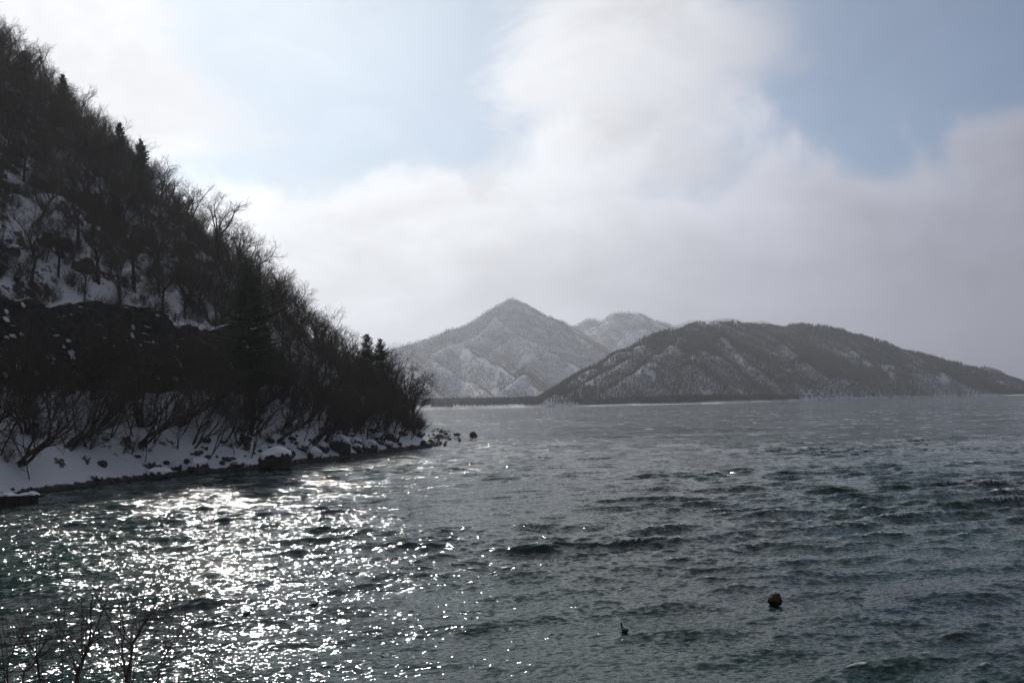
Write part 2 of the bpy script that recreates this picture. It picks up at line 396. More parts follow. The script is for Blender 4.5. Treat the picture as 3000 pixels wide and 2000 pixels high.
# ------------------------------------------------------------------ lake
def build_lake():
    az = np.linspace(R(-41), R(41), 800)
    r = [11.0]
    while r[-1] < 3600:
        q = r[-1]; r.append(q + max(.07, min(q * q / 15000.0, q * .017)) * (1.0 if q < 1500 else 1.6))
    r = np.array(r); nr, nc = len(r), len(az)
    RR, AA = np.meshgrid(r, az, indexing='ij')
    X = RR * np.sin(AA); Y = RR * np.cos(AA) + 0.0
    dr = np.gradient(r)[:, None] * np.ones((1, nc)); sp = np.maximum(dr, RR * (az[1] - az[0]))
    spr = sp[:, 0]
    rw = np.random.RandomState(11); N = 130
    lam = np.exp(rw.uniform(math.log(.28), math.log(6.0), N)); lam.sort()
    ang = R(-76) + rw.normal(0, 1, N) * np.where(lam > 1.4, R(15), R(52))
    kk = 2 * math.pi / lam
    st = np.where(lam > 3.5, .024, np.where(lam > 1.4, .039, np.where(lam > .6, .026, .034))) * rw.uniform(.6, 1.4, N); amp = st / kk; ph = rw.uniform(0, 6.28, N)
    # energy grows and dies in patches (gusts), so crests come in short groups
    Z = np.zeros_like(X); DX = np.zeros_like(X); DY = np.zeros_like(X); J = np.zeros_like(X); lost = np.zeros_like(X)
    for i in range(N):
        w = sstep(lam[i] / np.maximum(spr, 1e-6), 2.2, 4.0); n = int(np.searchsorted(-w, 0.0)) if (w <= 0).any() else nr
        n = nr if (w > 0).all() else int(np.argmax(w <= 0))
        lost += ((1 - w ** 2) * st[i] ** 2 / 2)[:, None]
        if n < 2: continue
        cx, cy = math.cos(ang[i]), math.sin(ang[i]); x, y = X[:n], Y[:n]
        a = kk[i] * (cx * x + cy * y) + ph[i] + 1.1 * np.sin(x * .021 * (1 + i % 3) + i) + 1.0 * np.cos(y * .027 * (1 + i % 4) + 2 * i)
        s, c = np.sin(a), np.cos(a); ww = w[:n, None]
        Z[:n] += ww * amp[i] * c; q = .95 * ww * amp[i]
        DX[:n] -= q * cx * s; DY[:n] -= q * cy * s; J[:n] += ww * st[i] * c
    gust = np.clip(1 + .55 * fbm(X * .05 + 4, Y * .08, 0, 3), .55, 1.6)
    o = shore_dist(X[:, :], Y[:, :]) if False else None
    calm = np.ones_like(X); near = RR < 260
    d = -shore_dist(X[near], Y[near]); calm[near] = .30 + .70 * sstep(d, 0.0, 9.0)
    k = gust * calm
    foam = sstep(J * k, .44, .60) * sstep(fbm(X * .12, Y * .12, 5, 2), .0, .5)
    farf = (RR > 90) * sstep(fbm(X * .30, Y * .42 + 3, 9, 5, .62) + .25 * fbm(X * .02, Y * .01, 4, 2), .98, 1.2) * sstep(RR, 90, 160) * sstep(RR, 1500, 500)
    foam = np.maximum(foam, farf * .6)
    V = np.stack([X + DX * k, Y + DY * k, Z * k], -1).reshape(-1, 3)
    faces = grid_faces(nr, nc)[:, ::-1]
    # calm sheet all round, out to the horizon
    me = mesh_from('lake_water', V, faces, [WATER], smooth=True)
    for nm, arr in (('lost', np.sqrt(lost) * k), ('foam', foam)):
        a = me.attributes.new(nm, 'FLOAT', 'POINT'); a.data.foreach_set('value', arr.astype(np.float32).ravel())
    obj('lake_water', me, kind='structure', label='dark green choppy lake water glittering below the sun')
    # outer water beside and behind the fan of waves
    A = np.concatenate([np.linspace(R(41), R(319), 60)]); rr = [11, 30, 80, 200, 600, 1600, 3600]
    RR2, AA2 = np.meshgrid(rr, A, indexing='ij'); V2 = np.stack([RR2 * np.sin(AA2), RR2 * np.cos(AA2), 0 * RR2], -1).reshape(-1, 3)
    m2 = mesh_from('lake_water_far', V2, grid_faces(*RR2.shape)[:, ::-1], [WATER], smooth=True)
    a = m2.attributes.new('lost', 'FLOAT', 'POINT'); a.data.foreach_set('value', np.full(len(V2), .17, np.float32))
    obj('lake_water_beside', m2, kind='structure', label='lake water beyond the sides of the view')
    m = (RR < 40); return np.stack([(X + DX * k)[m], (Y + DY * k)[m], (Z * k)[m]], -1)
WPTS = build_lake()
def water_z(x, y): return float(WPTS[np.argmin((WPTS[:, 0] - x) ** 2 + (WPTS[:, 1] - y) ** 2), 2])

# ------------------------------------------------------------------ far mountains
def wpt(px, py, dep):
    d = ray(px, py); k = dep / d[1]; return (d[0] * k, dep, CAM_H + d[2] * k)
def P3(pts, m=1.0): return np.array([wpt(a, b, c * m) for a, b, c in pts])
SHD_PX = [-2000, 1000, 1290, 1600, 2100, 2300, 2450, 2620, 3000, 4200]; SHD = [1200, 1230, 1290, 1260, 1235, 1480, 1790, 2100, 2260, 2420]
def far_shore(x, y): return np.interp(1500 + F * x / np.maximum(y, 1), SHD_PX, SHD)
def tent(x, y, ridges, warp, seed):
    xw = x + warp * fbm(x / 230, y / 230, seed, 3); yw = y + warp * fbm(x / 230 + 40, y / 230, seed, 3)
    z = np.full(x.shape, -1e9)
    for pts, k, k2 in ridges:
        P = pts; b = np.full(x.shape, -1e9)
        for a, c in zip(P[:-1], P[1:]):
            ab = (c - a)[:2]; q = np.clip(((xw - a[0]) * ab[0] + (yw - a[1]) * ab[1]) / (ab @ ab), 0, 1)
            dd = np.hypot(xw - a[0] - q * ab[0], yw - a[1] - q * ab[1])
            b = np.maximum(b, a[2] + (c[2] - a[2]) * q - k * (np.sqrt(dd * dd + 25) - 5) * (1 - k2 * np.minimum(dd, 600) / 1200))
        h = np.clip(.5 + .5 * (z - b) / 10, 0, 1); z = np.where(z < -1e8, b, b * (1 - h) + z * h + 10 * h * (1 - h))
    return z
NEAR = .78
RA = [  # right-hand wooded mountain
 (P3([(1586,1184,1590),(1635,1143,1720),(1715,1090,1860),(1796,1042,1990),(1877,998,2110),(1917,977,2200),(1982,975,2330),(2038,947,2440),(2075,950,2500),(2130,944,2620),(2210,951,2800),(2300,957,2950),(2350,955,3000),(2420,962,3050),(2500,981,3080),(2600,1007,3120),(2700,1038,3180),(2780,1060,3220),(2850,1076,3250),(2900,1083,3280),(3000,1121,3330),(3200,1150,3400),(4200,1140,3800)], NEAR), .62, .3),
 (P3([(1917,985,2190),(1840,1044,2040),(1756,1098,1860),(1690,1136,1740),(1640,1164,1610)], NEAR), .86, .3),
 (P3([(2038,950,2430),(1982,993,2250),(1897,1060,2030),(1796,1129,1800),(1707,1178,1620)], NEAR), .86, .3),
 (P3([(2075,960,2480),(2040,1010,2250),(2010,1060,2050),(1990,1120,1820),(1975,1178,1610)], NEAR), .86, .3),
 (P3([(2050,962,2470),(2131,991,2380),(2183,1061,2200),(2230,1105,2080),(2285,1150,1960),(2310,1166,1920)], NEAR), .86, .3),
 (P3([(2210,955,2800),(2290,1010,2650),(2360,1070,2500),(2420,1130,2380)], NEAR), .86, .3),
 (P3([(2420,966,3040),(2500,1030,2900),(2580,1100,2800),(2630,1150,2740)], NEAR), .86, .3),
 (P3([(2700,1040,3170),(2760,1090,3050),(2820,1140,2950)], NEAR), .86, .3),
]
RB = [  # pointed central mountain
 (P3([(900,1060,3100),(1100,1030,3150),(1198,1008,3200),(1231,993,3230),(1291,972,3280),(1352,954,3340),(1412,924,3420),(1453,900,3470),(1485,885,3500),(1505,869,3520),(1526,883,3540),(1550,901,3570),(1594,920,3620),(1635,938,3680),(1651,942,3700),(1707,984,3620),(1736,1016,3540),(1780,1060,3400)]), .72, .2),
 (P3([(1485,893,3480),(1457,930,3380),(1400,970,3200),(1352,995,3050),(1300,1012,2900),(1262,1040,2700),(1235,1090,2500)]), .98, .2),
 (P3([(1457,934,3370),(1501,970,3200),(1554,999,3050),(1614,1031,2900),(1675,1071,2720),(1730,1100,2600)]), .98, .2),
 (P3([(1324,991,2980),(1376,1035,2780),(1457,1063,2600),(1514,1100,2420),(1574,1139,2260),(1620,1165,2150)]), .98, .2),
 (P3([(1240,1012,3100),(1283,1063,2750),(1368,1112,2480),(1420,1150,2300)]), .98, .2),
 (P3([(1501,975,3190),(1560,1030,2950),(1554,1060,2800),(1520,1105,2600),(1433,1163,2250)]), .98, .2),
 (P3([(1200,1020,3000),(1215,1080,2700),(1260,1140,2350)]), .98, .2),
]
RC = [  # rounded mountain behind and the snowy saddle
 (P3([(1640,965,4500),(1675,949,4600),(1700,943,4650),(1715,937,4700),(1735,936,4700),(1756,941,4650),(1788,923,4600),(1812,917,4600),(1837,917,4600),(1869,917,4600),(1897,923,4650),(1938,941,4700),(1986,963,4800),(2060,1000,4900),(2300,1060,5000)]), .6, .2),
 (P3([(1869,917,4590),(1850,970,4300),(1800,1030,4000)]), .6, .2),
 (P3([(1788,925,4580),(1770,990,4200),(1760,1040,3950)]), .6, .2),
]
RD = [(P3([(1900,985,6600),(1980,946,6600),(2060,932,6600),(2160,931,6600),(2260,948,6700),(2400,990,6800),(2650,1070,6900),(3000,1120,7000)]), .5, .2)]
def fit_spurs(ridges, relief, warp=0.0):
    """push every spur far enough towards the lake to stand proud of the slope it runs down"""
    out = [ridges[0]]
    for P, k, k2 in ridges[1:]:
        Q = []
        for n, p in enumerate(P):
            Dm = p[1]; D = np.arange(Dm * 1.08, Dm * .55, -6.0); x = p[0] / Dm * D; z = CAM_H + (p[2] - CAM_H) / Dm * D
            t_ = tent(x, D, out, 0.0, 0); need = relief * min(1, n / 1.5) * min(1.0, (p[2] - 2) / 70)
            ok = (z - t_ >= need) & (D > far_shore(x, D) + 25); i = int(np.argmax(ok)) if ok.any() else int(np.argmin(np.abs(D - Dm)))
            Q.append((x[i], D[i], z[i]))
        out.append((np.array(Q), k, k2))
    return out
def make_far(ridges, warp, seed, na, nf):
    def f(x, y):
        x = np.asarray(x, float); y = np.asarray(y, float)
        s = y - far_shore(x, y) + 14 * fbm(x / 90, y / 90, 3, 3)
        z = tent(x, y, ridges, warp, seed)
        r = 1 - 2 * np.abs(fbm(x / nf, y / nf, seed + 4, 4, .5))
        z = z + na * (r - .6) * sstep(z, 5, 90) * .8
        lo = np.clip(s * .08, -4, 3.0) + np.clip((s - 60) * .03, 0, 9)
        return np.maximum(lo, smin(z, .9 * s, 14))
    return f
RA = fit_spurs(RA, 20.0); RB = fit_spurs(RB, 45.0); RC = fit_spurs(RC, 25.0)
farA = make_far(RA, 12, 1, 7, 85); farB = make_far(RB, 13, 2, 10, 130); farC = make_far(RC, 25, 3, 10, 170); farD = make_far(RD, 60, 4, 25, 200)
def mat_mountain():
    m, t, b = material('mountain_snow'); g = pos(t); P = g.outputs['Position']
    sp = t.new('ShaderNodeSeparateXYZ'); t.put(sp.inputs[0], P)
    a = t.noise(P, .02, 5, .6).outputs['Fac']; f = t.noise(t.vmath('MULTIPLY', P, (1, 1, .35)), .13, 5, .65).outputs['Fac']
    k = t.math('ADD', t.math('MULTIPLY', a, .5), t.math('MULTIPLY', f, .6))
    brush = t.rng(k, .50, .66, 0.06, .80)
    col = t.mix(brush, (.70, .72, .76), (.09, .075, .068)); t.put(b.inputs['Base Color'], col)
    b.inputs['Roughness'].default_value = .9; b.inputs['Specular IOR Level'].default_value = .1; return m
MOUNT = mat_mountain()
def far_mesh(name, f, x0, x1, y0, y1, st, label):
    X, Y = np.meshgrid(np.arange(x0, x1, st), np.arange(y0, y1, st)); Z = f(X, Y)
    me = mesh_from(name, np.stack([X, Y, Z], -1).reshape(-1, 3), grid_faces(*X.shape), [MOUNT], smooth=True)
    obj(name, me, kind='structure', label=label)
far_mesh('mountain', farA, 20, 2500, 1050, 3100, 9, 'long dark wooded mountain across the lake on the right')
far_mesh('mountain', farB, -1500, 620, 1150, 4100, 13, 'pointed snowy wooded peak at the centre of the far shore')
far_mesh('mountain', farC, -100, 2600, 3700, 5500, 22, 'rounded pale mountain behind the snowy saddle')
far_mesh('mountain', farD, 600, 4200, 5900, 7300, 40, 'faint blue mountain lost in cloud behind the wooded ridge')

# far trees, as instanced woods
def blades(specs):
    """thin three-sided prisms: (p0, p1, w0, w1)"""
    V, Fq = [], []
    for p0, p1, w0, w1 in specs:
        p0, p1 = np.array(p0, float), np.array(p1, float); d = p1 - p0; d /= np.linalg.norm(d)
        u = np.cross(d, (0.3, .2, .93)); u /= np.linalg.norm(u); v = np.cross(d, u); n = len(V)
        for p, w in ((p0, w0), (p1, w1)):
            for k in range(3):
                a = 2.094 * k; V.append(p + w * (math.cos(a) * u + math.sin(a) * v))
        for k in range(3): Fq.append((n + k, n + (k + 1) % 3, n + 3 + (k + 1) % 3, n + 3 + k))
    return np.array(V), np.array(Fq)
def far_tree(seed, H=9.0, W=2.6):
    r = random.Random(seed); sp = [((0, 0, -.5), (0, 0, H * .55), .16, .1)]
    for i in range(18):
        a = r.uniform(0, 6.28); z0 = H * r.uniform(.15, .6); L = r.uniform(.5, 1.0)
        sp.append(((0, 0, z0), (W * L * math.cos(a), W * L * math.sin(a), min(H, z0 + H * r.uniform(.25, .42))),   .17, .07))
    return blades(sp)
def far_fir(seed, H=11.0):
    r = random.Random(seed); V, Fq = [], []
    for k in range(5):
        z0 = H * (.12 + .17 * k); R0 = 2.3 * (1 - k * .17); n = len(V)
        for j in range(7):
            a = 6.283 * j / 7 + r.random() * .5; q = R0 * r.uniform(.65, 1.1); V.append((q * math.cos(a), q * math.sin(a), z0 - .3 * r.random()))
        V.append((0, 0, z0 + H * .27))
        for j in range(7): Fq.append((n + j, n + (j + 1) % 7, n + 7))
    return np.array(V), np.array(Fq)
def mat_far(name, c1, c2):
    m, t, b = material(name); oi = t.new('ShaderNodeObjectInfo'); g = pos(t)
    n = t.noise(g.outputs['Position'], .012, 3).outputs['Fac']
    t.put(b.inputs['Base Color'], t.mix(t.math('MULTIPLY_ADD', n, .6, t.math('MULTIPLY', oi.outputs['Random'], .4)), c1, c2)); b.inputs['Roughness'].default_value = 1
    b.inputs['Specular IOR Level'].default_value = .05; return m
FARBARK = mat_far('far_bark', (.042, .034, .030), (.085, .062, .052)); FARFIR = mat_far('far_needles', (.016, .022, .016), (.035, .045, .035))
def forest(name, pts, scl, src, label):
    me = bpy.data.meshes.new(name); me.vertices.add(len(pts)); me.vertices.foreach_set('co', np.asarray(pts, np.float32).ravel())
    a = me.attributes.new('scl', 'FLOAT', 'POINT'); a.data.foreach_set('value', np.asarray(scl, np.float32))
    a = me.attributes.new('rz', 'FLOAT', 'POINT'); a.data.foreach_set('value', (rs.rand(len(pts)) * 6.28).astype(np.float32))
    o = obj(name, me, kind='stuff', label=label)
    ng = bpy.data.node_groups.new(name, 'GeometryNodeTree')
    ng.interface.new_socket('Geometry', in_out='INPUT', socket_type='NodeSocketGeometry'); ng.interface.new_socket('Geometry', in_out='OUTPUT', socket_type='NodeSocketGeometry')
    N, L = ng.nodes, ng.links; gi = N.new('NodeGroupInput'); go = N.new('NodeGroupOutput'); ip = N.new('GeometryNodeInstanceOnPoints')
    oi = N.new('GeometryNodeObjectInfo'); oi.inputs[0].default_value = src; oi.inputs['As Instance'].default_value = True
    s = N.new('GeometryNodeInputNamedAttribute'); s.data_type = 'FLOAT'; s.inputs[0].default_value = 'scl'
    z = N.new('GeometryNodeInputNamedAttribute'); z.data_type = 'FLOAT'; z.inputs[0].default_value = 'rz'
    cx = N.new('ShaderNodeCombineXYZ'); L.new(z.outputs[0], cx.inputs[2])
    L.new(gi.outputs[0], ip.inputs['Points']); L.new(oi.outputs['Geometry'], ip.inputs['Instance'])
    L.new(cx.outputs[0], ip.inputs['Rotation']); L.new(s.outputs[0], ip.inputs['Scale']); L.new(ip.outputs[0], go.inputs[0])
    md = o.modifiers.new('woods', 'NODES'); md.node_group = ng
def src(name, VF, mat):
    return bpy.data.objects.new(name, mesh_from(name, VF[0], VF[1], [mat]))     # source shape, lives only inside the woods
FT = [src('bare_tree_shape', far_tree(s), FARBARK) for s in (1, 2)]; FF = src('fir_tree_shape', far_fir(3), FARFIR)
def crest_side(x, y, ridges, wid):
    """1 on the snowy strip just below a spur crest on its lake side"""
    m = np.zeros(len(x)); v = np.stack([x, y], -1); v = v / np.linalg.norm(v, axis=1, keepdims=True)
    for P, _, _ in ridges[1:]:
        for a, c in zip(P[:-1], P[1:]):
            ab = (c - a)[:2]; q = np.clip(((x - a[0]) * ab[0] + (y - a[1]) * ab[1]) / (ab @ ab), 0, 1)
            ox, oy = x - a[0] - q * ab[0], y - a[1] - q * ab[1]; dd = np.hypot(ox, oy) + 1e-6
            tow = -(ox * v[:, 0] + oy * v[:, 1]) / dd
            m = np.maximum(m, sstep(tow, .05, .3) * sstep(dd, 1.5, 4) * sstep(dd, wid, wid * .45) * (q > 0) * (q < 1))
    return m
def scatter(f, x0, x1, y0, y1, step, zmin, thin, seed, ridges=(), wid=30.0):
    r = np.random.RandomState(seed); X, Y = np.meshgrid(np.arange(x0, x1, step), np.arange(y0, y1, step))
    X = (X + r.uniform(-.5, .5, X.shape) * step).ravel(); Y = (Y + r.uniform(-.5, .5, Y.shape) * step).ravel()
    ang = np.abs(X / np.maximum(Y, 1)); k = ang < .80; X, Y = X[k], Y[k]
    Z = f(X, Y); e = 4.0; gxx = (f(X + e, Y) - f(X - e, Y)) / 8; gyy = (f(X, Y + e) - f(X, Y - e)) / 8
    keep = (Z > zmin + .8 * r.rand(len(Z)))
    # back slopes the lake never sees are left out
    facing = (-gxx * X - gyy * Y) / np.hypot(X, Y) < .12
    nz = fbm(X / 60, Y / 60, seed, 4) + .6 * fbm(X / 14, Y / 14, seed + 1, 2)
    e2 = 22.0; conv = 4 * Z - f(X + e2, Y) - f(X - e2, Y) - f(X, Y + e2) - f(X, Y - e2)
    view = -(-gxx * X - gyy * Y) / np.hypot(X, Y)                       # slopes turned towards the lake carry fewer trees just under a crest
    keep &= facing & (nz > thin + .55 * sstep(conv, 7, 16) * sstep(view, .35, .6) * sstep(Z, 20, 40))
    keep &= r.rand(len(Z)) > sstep(Z, 4, 14) * (.70 if wid > 20 else .62 * (1 - .75 * sstep(X, 350, 700))) * crest_side(X, Y, ridges, wid)
    return np.stack([X, Y, Z], -1)[keep], nz[keep], r
for nm, f, rdg, wid, box, stp, th, sc, lab in (
    ('A', farA, RA, 17, (20, 1900, 1200, 2750), 4.3, -1.05, (.75, 1.2), 'leafless woods covering the long mountain on the right'),
    ('B', farB, RB, 42, (-1200, 560, 1240, 3750), 6.4, -.62, (.75, 1.15), 'leafless woods covering the pointed central peak and the flat shore'),
    ('C', farC, RC, 70, (0, 1900, 3750, 5050), 9.5, -.5, (1.1, 1.6), 'leafless woods on the rounded mountain behind')):
    p, nz, r = scatter(f, *box, stp, 1.6, th, ord(nm), rdg, wid)
    ev = fbm(p[:, 0] / 130, p[:, 1] / 130, 12, 3) + .55 * sstep(p[:, 0], 230, 860) * (nm == 'A') - (.25 if nm != 'A' else 0) + .25 * r.rand(len(p))
    fir = ev > .52; s = r.uniform(*sc, len(p)); h = r.rand(len(p)) < .5
    for q, sr in ((~fir & h, FT[0]), (~fir & ~h, FT[1]), (fir, FF)):
        forest('forest', p[q], s[q] * (1 if sr is not FF else .95), sr, lab if sr is not FF else lab.replace('leafless woods', 'dark evergreen woods mixed into those'))
    print('forest', nm, len(p), int(fir.sum()))

# ------------------------------------------------------------------ tree builders
class Tubes:
    def __init__(s): s.g = {}
    def add(s, pts, rad, sides):
        rad = [max(q, .0065) for q in rad] if sides == 3 else rad
        s.g.setdefault((len(pts), sides), []).append((pts, rad))
    def build(s):
        VV, FF_, base = [], [], 0
        for (n, sides), L in s.g.items():
            P = np.array([l[0] for l in L], float); Rr = np.array([l[1] for l in L], float)
            T = np.gradient(P, axis=1); T /= np.maximum(np.linalg.norm(T, axis=2, keepdims=True), 1e-9)
            ref = np.where(np.abs(T[:, :1, 2:3]) > .9, np.array([[[1., 0, 0]]]), np.array([[[0, 0, 1.]]]))
            U = np.cross(T, np.broadcast_to(ref, T.shape)); U /= np.maximum(np.linalg.norm(U, axis=2, keepdims=True), 1e-9); Wv = np.cross(T, U)
            a = np.arange(sides) * 2 * math.pi / sides
            ring = P[:, :, None, :] + Rr[:, :, None, None] * (np.cos(a)[None, None, :, None] * U[:, :, None, :] + np.sin(a)[None, None, :, None] * Wv[:, :, None, :])
            m = len(L); idx = base + np.arange(m * n * sides).reshape(m, n, sides); nx = np.roll(idx, -1, 2)
            FF_.append(np.stack([idx[:, :-1], nx[:, :-1], nx[:, 1:], idx[:, 1:]], -1).reshape(-1, 4))
            VV.append(ring.reshape(-1, 3)); base += m * n * sides
        return np.concatenate(VV), np.concatenate(FF_)
def vadd(a, b, k=1.0): return (a[0] + b[0] * k, a[1] + b[1] * k, a[2] + b[2] * k)
def vnorm(a):
    l = math.sqrt(a[0] ** 2 + a[1] ** 2 + a[2] ** 2) or 1; return (a[0] / l, a[1] / l, a[2] / l)
def tilt(r, d, ang):
    """d turned by ang about a random perpendicular axis"""
    q = vnorm((r.gauss(0, 1), r.gauss(0, 1), r.gauss(0, 1))); k = q[0] * d[0] + q[1] * d[1] + q[2] * d[2]
    p = vnorm(vadd(q, d, -k)); c, s = math.cos(ang), math.sin(ang); return (d[0] * c + p[0] * s, d[1] * c + p[1] * s, d[2] * c + p[2] * s)
SIDES = [7, 6, 4, 3, 3, 3, 3]; SEGS = [7, 6, 5, 4, 3, 3, 3]
def grow(r, tr, cr, p, d, L, r0, dep, maxd, cfg, lean):
    n = SEGS[min(dep + cfg.get('shift', 0), 6)]; pts = [p]; rad = [r0]; st = L / (n - 1); wob = cfg['wob'][min(dep, len(cfg['wob']) - 1)]
    r1 = r0 * (.62 if dep < maxd else .35)
    dirs = [d]
    for i in range(1, n):
        d = vnorm((d[0] + r.gauss(0, wob) + lean[0] * .1, d[1] + r.gauss(0, wob) + lean[1] * .1, d[2] + r.gauss(0, wob) + cfg['up'] * (.16 if dep else .1)))
        p = vadd(p, d, st); pts.append(p); rad.append(r0 + (r1 - r0) * i / (n - 1)); dirs.append(d)
    (tr if dep <= cfg.get('tdep', 0) else cr).add(pts, rad, SIDES[min(dep + cfg.get('shift', 0), 6)])
    if dep >= maxd: return
    nf = cfg['fork'][min(dep, len(cfg['fork']) - 1)]; nl = cfg['lat'][min(dep, len(cfg['lat']) - 1)]
    for i in range(nf):
        grow(r, tr, cr, pts[-1], tilt(r, dirs[-1], R(r.uniform(*cfg['fa']))), L * cfg['fl'] * r.uniform(.75, 1.15), r1 * (.82 if i else .95), dep + 1, maxd, cfg, lean)
    for i in range(nl):
        q = r.uniform(cfg['l0'] if dep else cfg['t0'], .96) * (n - 1); k = min(int(q), n - 2); f = q - k
        pp = tuple(pts[k][j] * (1 - f) + pts[k + 1][j] * f for j in range(3)); rr = rad[k] * (1 - f) + rad[k + 1] * f
        grow(r, tr, cr, pp, tilt(r, dirs[k], R(r.uniform(*cfg['la']))), L * cfg['ll'] * r.uniform(.6, 1.1), rr * .5, dep + 1, maxd, cfg, lean)
def tree_meshes(seed, H, kind):
    r = random.Random(seed); tr, cr = Tubes(), Tubes()
    if kind == 'broad':
        cfg = dict(wob=[.05, .10, .14, .18, .2, .2], up=.42, fork=[3, 2, 2, 2, 2], lat=[2, 2, 2, 3, 4], fa=(18, 42), la=(30, 64), fl=.72, ll=.62, l0=.25, t0=.55)
        grow(r, tr, cr, (0, 0, -.5), (r.gauss(0, .06), r.gauss(0, .06), 1), H * .34, H * .020, 0, 5, cfg, (r.gauss(0, .1), r.gauss(0, .1)))
    elif kind == 'round':
        cfg = dict(wob=[.05, .11, .14, .17, .2, .2], up=.16, fork=[4, 2, 2, 2, 2], lat=[1, 2, 2, 3, 4], fa=(20, 44), la=(32, 62), fl=.72, ll=.62, l0=.25, t0=.6)
        grow(r, tr, cr, (0, 0, -.5), (r.gauss(0, .06), r.gauss(0, .06), 1), H * .34, H * .022, 0, 5, cfg, (0, 0))
    elif kind == 'slim':
        cfg = dict(wob=[.04, .10, .13, .16, .2], up=.9, fork=[2, 2, 2, 2, 2], lat=[4, 3, 2, 2, 3], fa=(10, 26), la=(25, 50), fl=.66, ll=.46, l0=.2, t0=.35)
        grow(r, tr, cr, (0, 0, -.5), (r.gauss(0, .08), r.gauss(0, .08), 1), H * .45, H * .015, 0, 5, cfg, (r.gauss(0, .15), r.gauss(0, .15)))
    elif kind == 'lean':        # several stems leaning out over the bank
        for k in range(r.randint(3, 5)):
            cfg = dict(wob=[.12, .15, .18, .2, .22], up=.55, fork=[2, 2, 2, 1], lat=[2, 3, 3, 3], fa=(14, 34), la=(28, 60), fl=.68, ll=.52, l0=.25, t0=.45)
            lx = r.uniform(.35, 1.0); grow(r, tr, cr, (r.gauss(0, .15), r.gauss(0, .15), -.4), vnorm((lx, r.gauss(0, .35), r.uniform(.5, 1.1))), H * r.uniform(.33, .48), H * .016, 0, 4, cfg, (.25, r.gauss(0, .3)))
    elif kind == 'bush':
        for k in range(r.randint(8, 12)):
            cfg = dict(wob=[.1, .16, .2, .2], up=.5, fork=[1, 2, 2], lat=[4, 3, 2], fa=(10, 30), la=(25, 55), fl=.62, ll=.55, l0=.2, t0=.15, shift=2)
            a = r.uniform(0, 6.28); e = r.uniform(.1, .8); grow(r, tr, cr, (.15 * math.cos(a), .15 * math.sin(a), -.3), vnorm((e * math.cos(a), e * math.sin(a), 1)), H * r.uniform(.4, .6), H * .011, 0, 3, cfg, (0, 0))
    a = tr.build(); b = cr.build()
    return (mesh_from('trunk', *a, [BARK], smooth=True), mesh_from('crown', *b, [TWIG], smooth=False))
def fir_meshes(seed, H, dens=1.0, droop=.15, bare=.12, width=.20):
    r = random.Random(seed); tr = Tubes(); n = 12
    tr.add([(0, 0, -.6 + (H + .6) * i / (n - 1)) for i in range(n)], [H * .013 * (1 - .93 * i / (n - 1)) + .015 for i in range(n)], 7)
    br = Tubes(); V, Q = [], []
    z = H * bare
    while z < H * .985:
        tt = (z / H - bare) / (1 - bare); L0 = H * width * (1 - tt) ** .75 + .12
        if tt < .1: L0 *= .55 + 4.5 * tt
        L0 *= 1 + .28 * math.sin(z * 1.7 + seed) * (1 - tt)
        nb = r.randint(6, 9) if tt < .85 else 5; a0 = r.uniform(0, 6.28)
        for b in range(nb):
            if r.random() > dens - .12: continue
            a = a0 + 6.283 * b / nb + r.gauss(0, .18); L = L0 * r.choice((r.uniform(.5, .8), r.uniform(.8, 1.25))); ca, sa = math.cos(a), math.sin(a)
            sl = .38 * tt - droop * (1 - tt) + r.gauss(0, .10); pts = []
            for i in range(5):
                q = i / 4; pts.append((ca * L * q, sa * L * q, z + L * (sl * q + .18 * q * q)))
            br.add(pts, [.035 * (1 - .8 * i / 4) * (.5 + L / 3) for i in range(5)], 3)
            m = max(4, int(L / .20)); 
            for j in range(m):
                q = (j + .6) / m; k = min(int(q * 4), 3); f = q * 4 - k; p = [pts[k][c] * (1 - f) + pts[k + 1][c] * f for c in range(3)]
                for s in (-1, 1):
                    ln = (.16 + .42 * L * (1 - q) ** .7 * .60) * r.uniform(.7, 1.25) + .13 * min(1, L); aa = a + s * R(r.uniform(30, 62)); w = r.uniform(.10, .17) * min(1, .35 + L)
                    dz_ = r.uniform(-.18, .10) * ln; dx, dy = math.cos(aa), math.sin(aa); nx_, ny_ = -dy * w, dx * w; v = len(V)
                    V += [(p[0] - nx_ * .6, p[1] - ny_ * .6, p[2]), (p[0] + nx_ * .6, p[1] + ny_ * .6, p[2]),
                          (p[0] + dx * ln * .6 + nx_, p[1] + dy * ln * .6 + ny_, p[2] + dz_ * .5 - .03), (p[0] + dx * ln, p[1] + dy * ln, p[2] + dz_),
                          (p[0] + dx * ln * .6 - nx_, p[1] + dy * ln * .6 - ny_, p[2] + dz_ * .5 + .04),
                          (p[0] + dx * ln * .45, p[1] + dy * ln * .45, p[2] + .10)]
                    Q += [(v, v + 1, v + 5), (v + 1, v + 2, v + 5), (v + 2, v + 3, v + 5), (v + 3, v + 4, v + 5), (v + 4, v, v + 5)]
        z += (H * .016 * (1.25 - .45 * tt) * r.uniform(.7, 1.2) + .06)
    bv, bf = br.build()
    crown = mesh_from('crown', np.vstack([bv, np.array(V)]), [bf, np.array(Q) + len(bv)], [FIRBARK, NEEDLE], midx=[0] * len(bf) + [1] * len(Q))
    return mesh_from('trunk', *tr.build(), [FIRBARK], smooth=True), crown
def put_tree(name, meshes, loc, label, category, group, s=1.0, rz=0.0, tiltxy=(0, 0), lab_crown=None):
    e = empty(name, loc, label, category, group, rz); e.scale = (s, s, s); e.rotation_euler = (tiltxy[0], tiltxy[1], rz)
    a = obj('trunk', meshes[0], e); b = obj('crown', meshes[1], e)
    return e

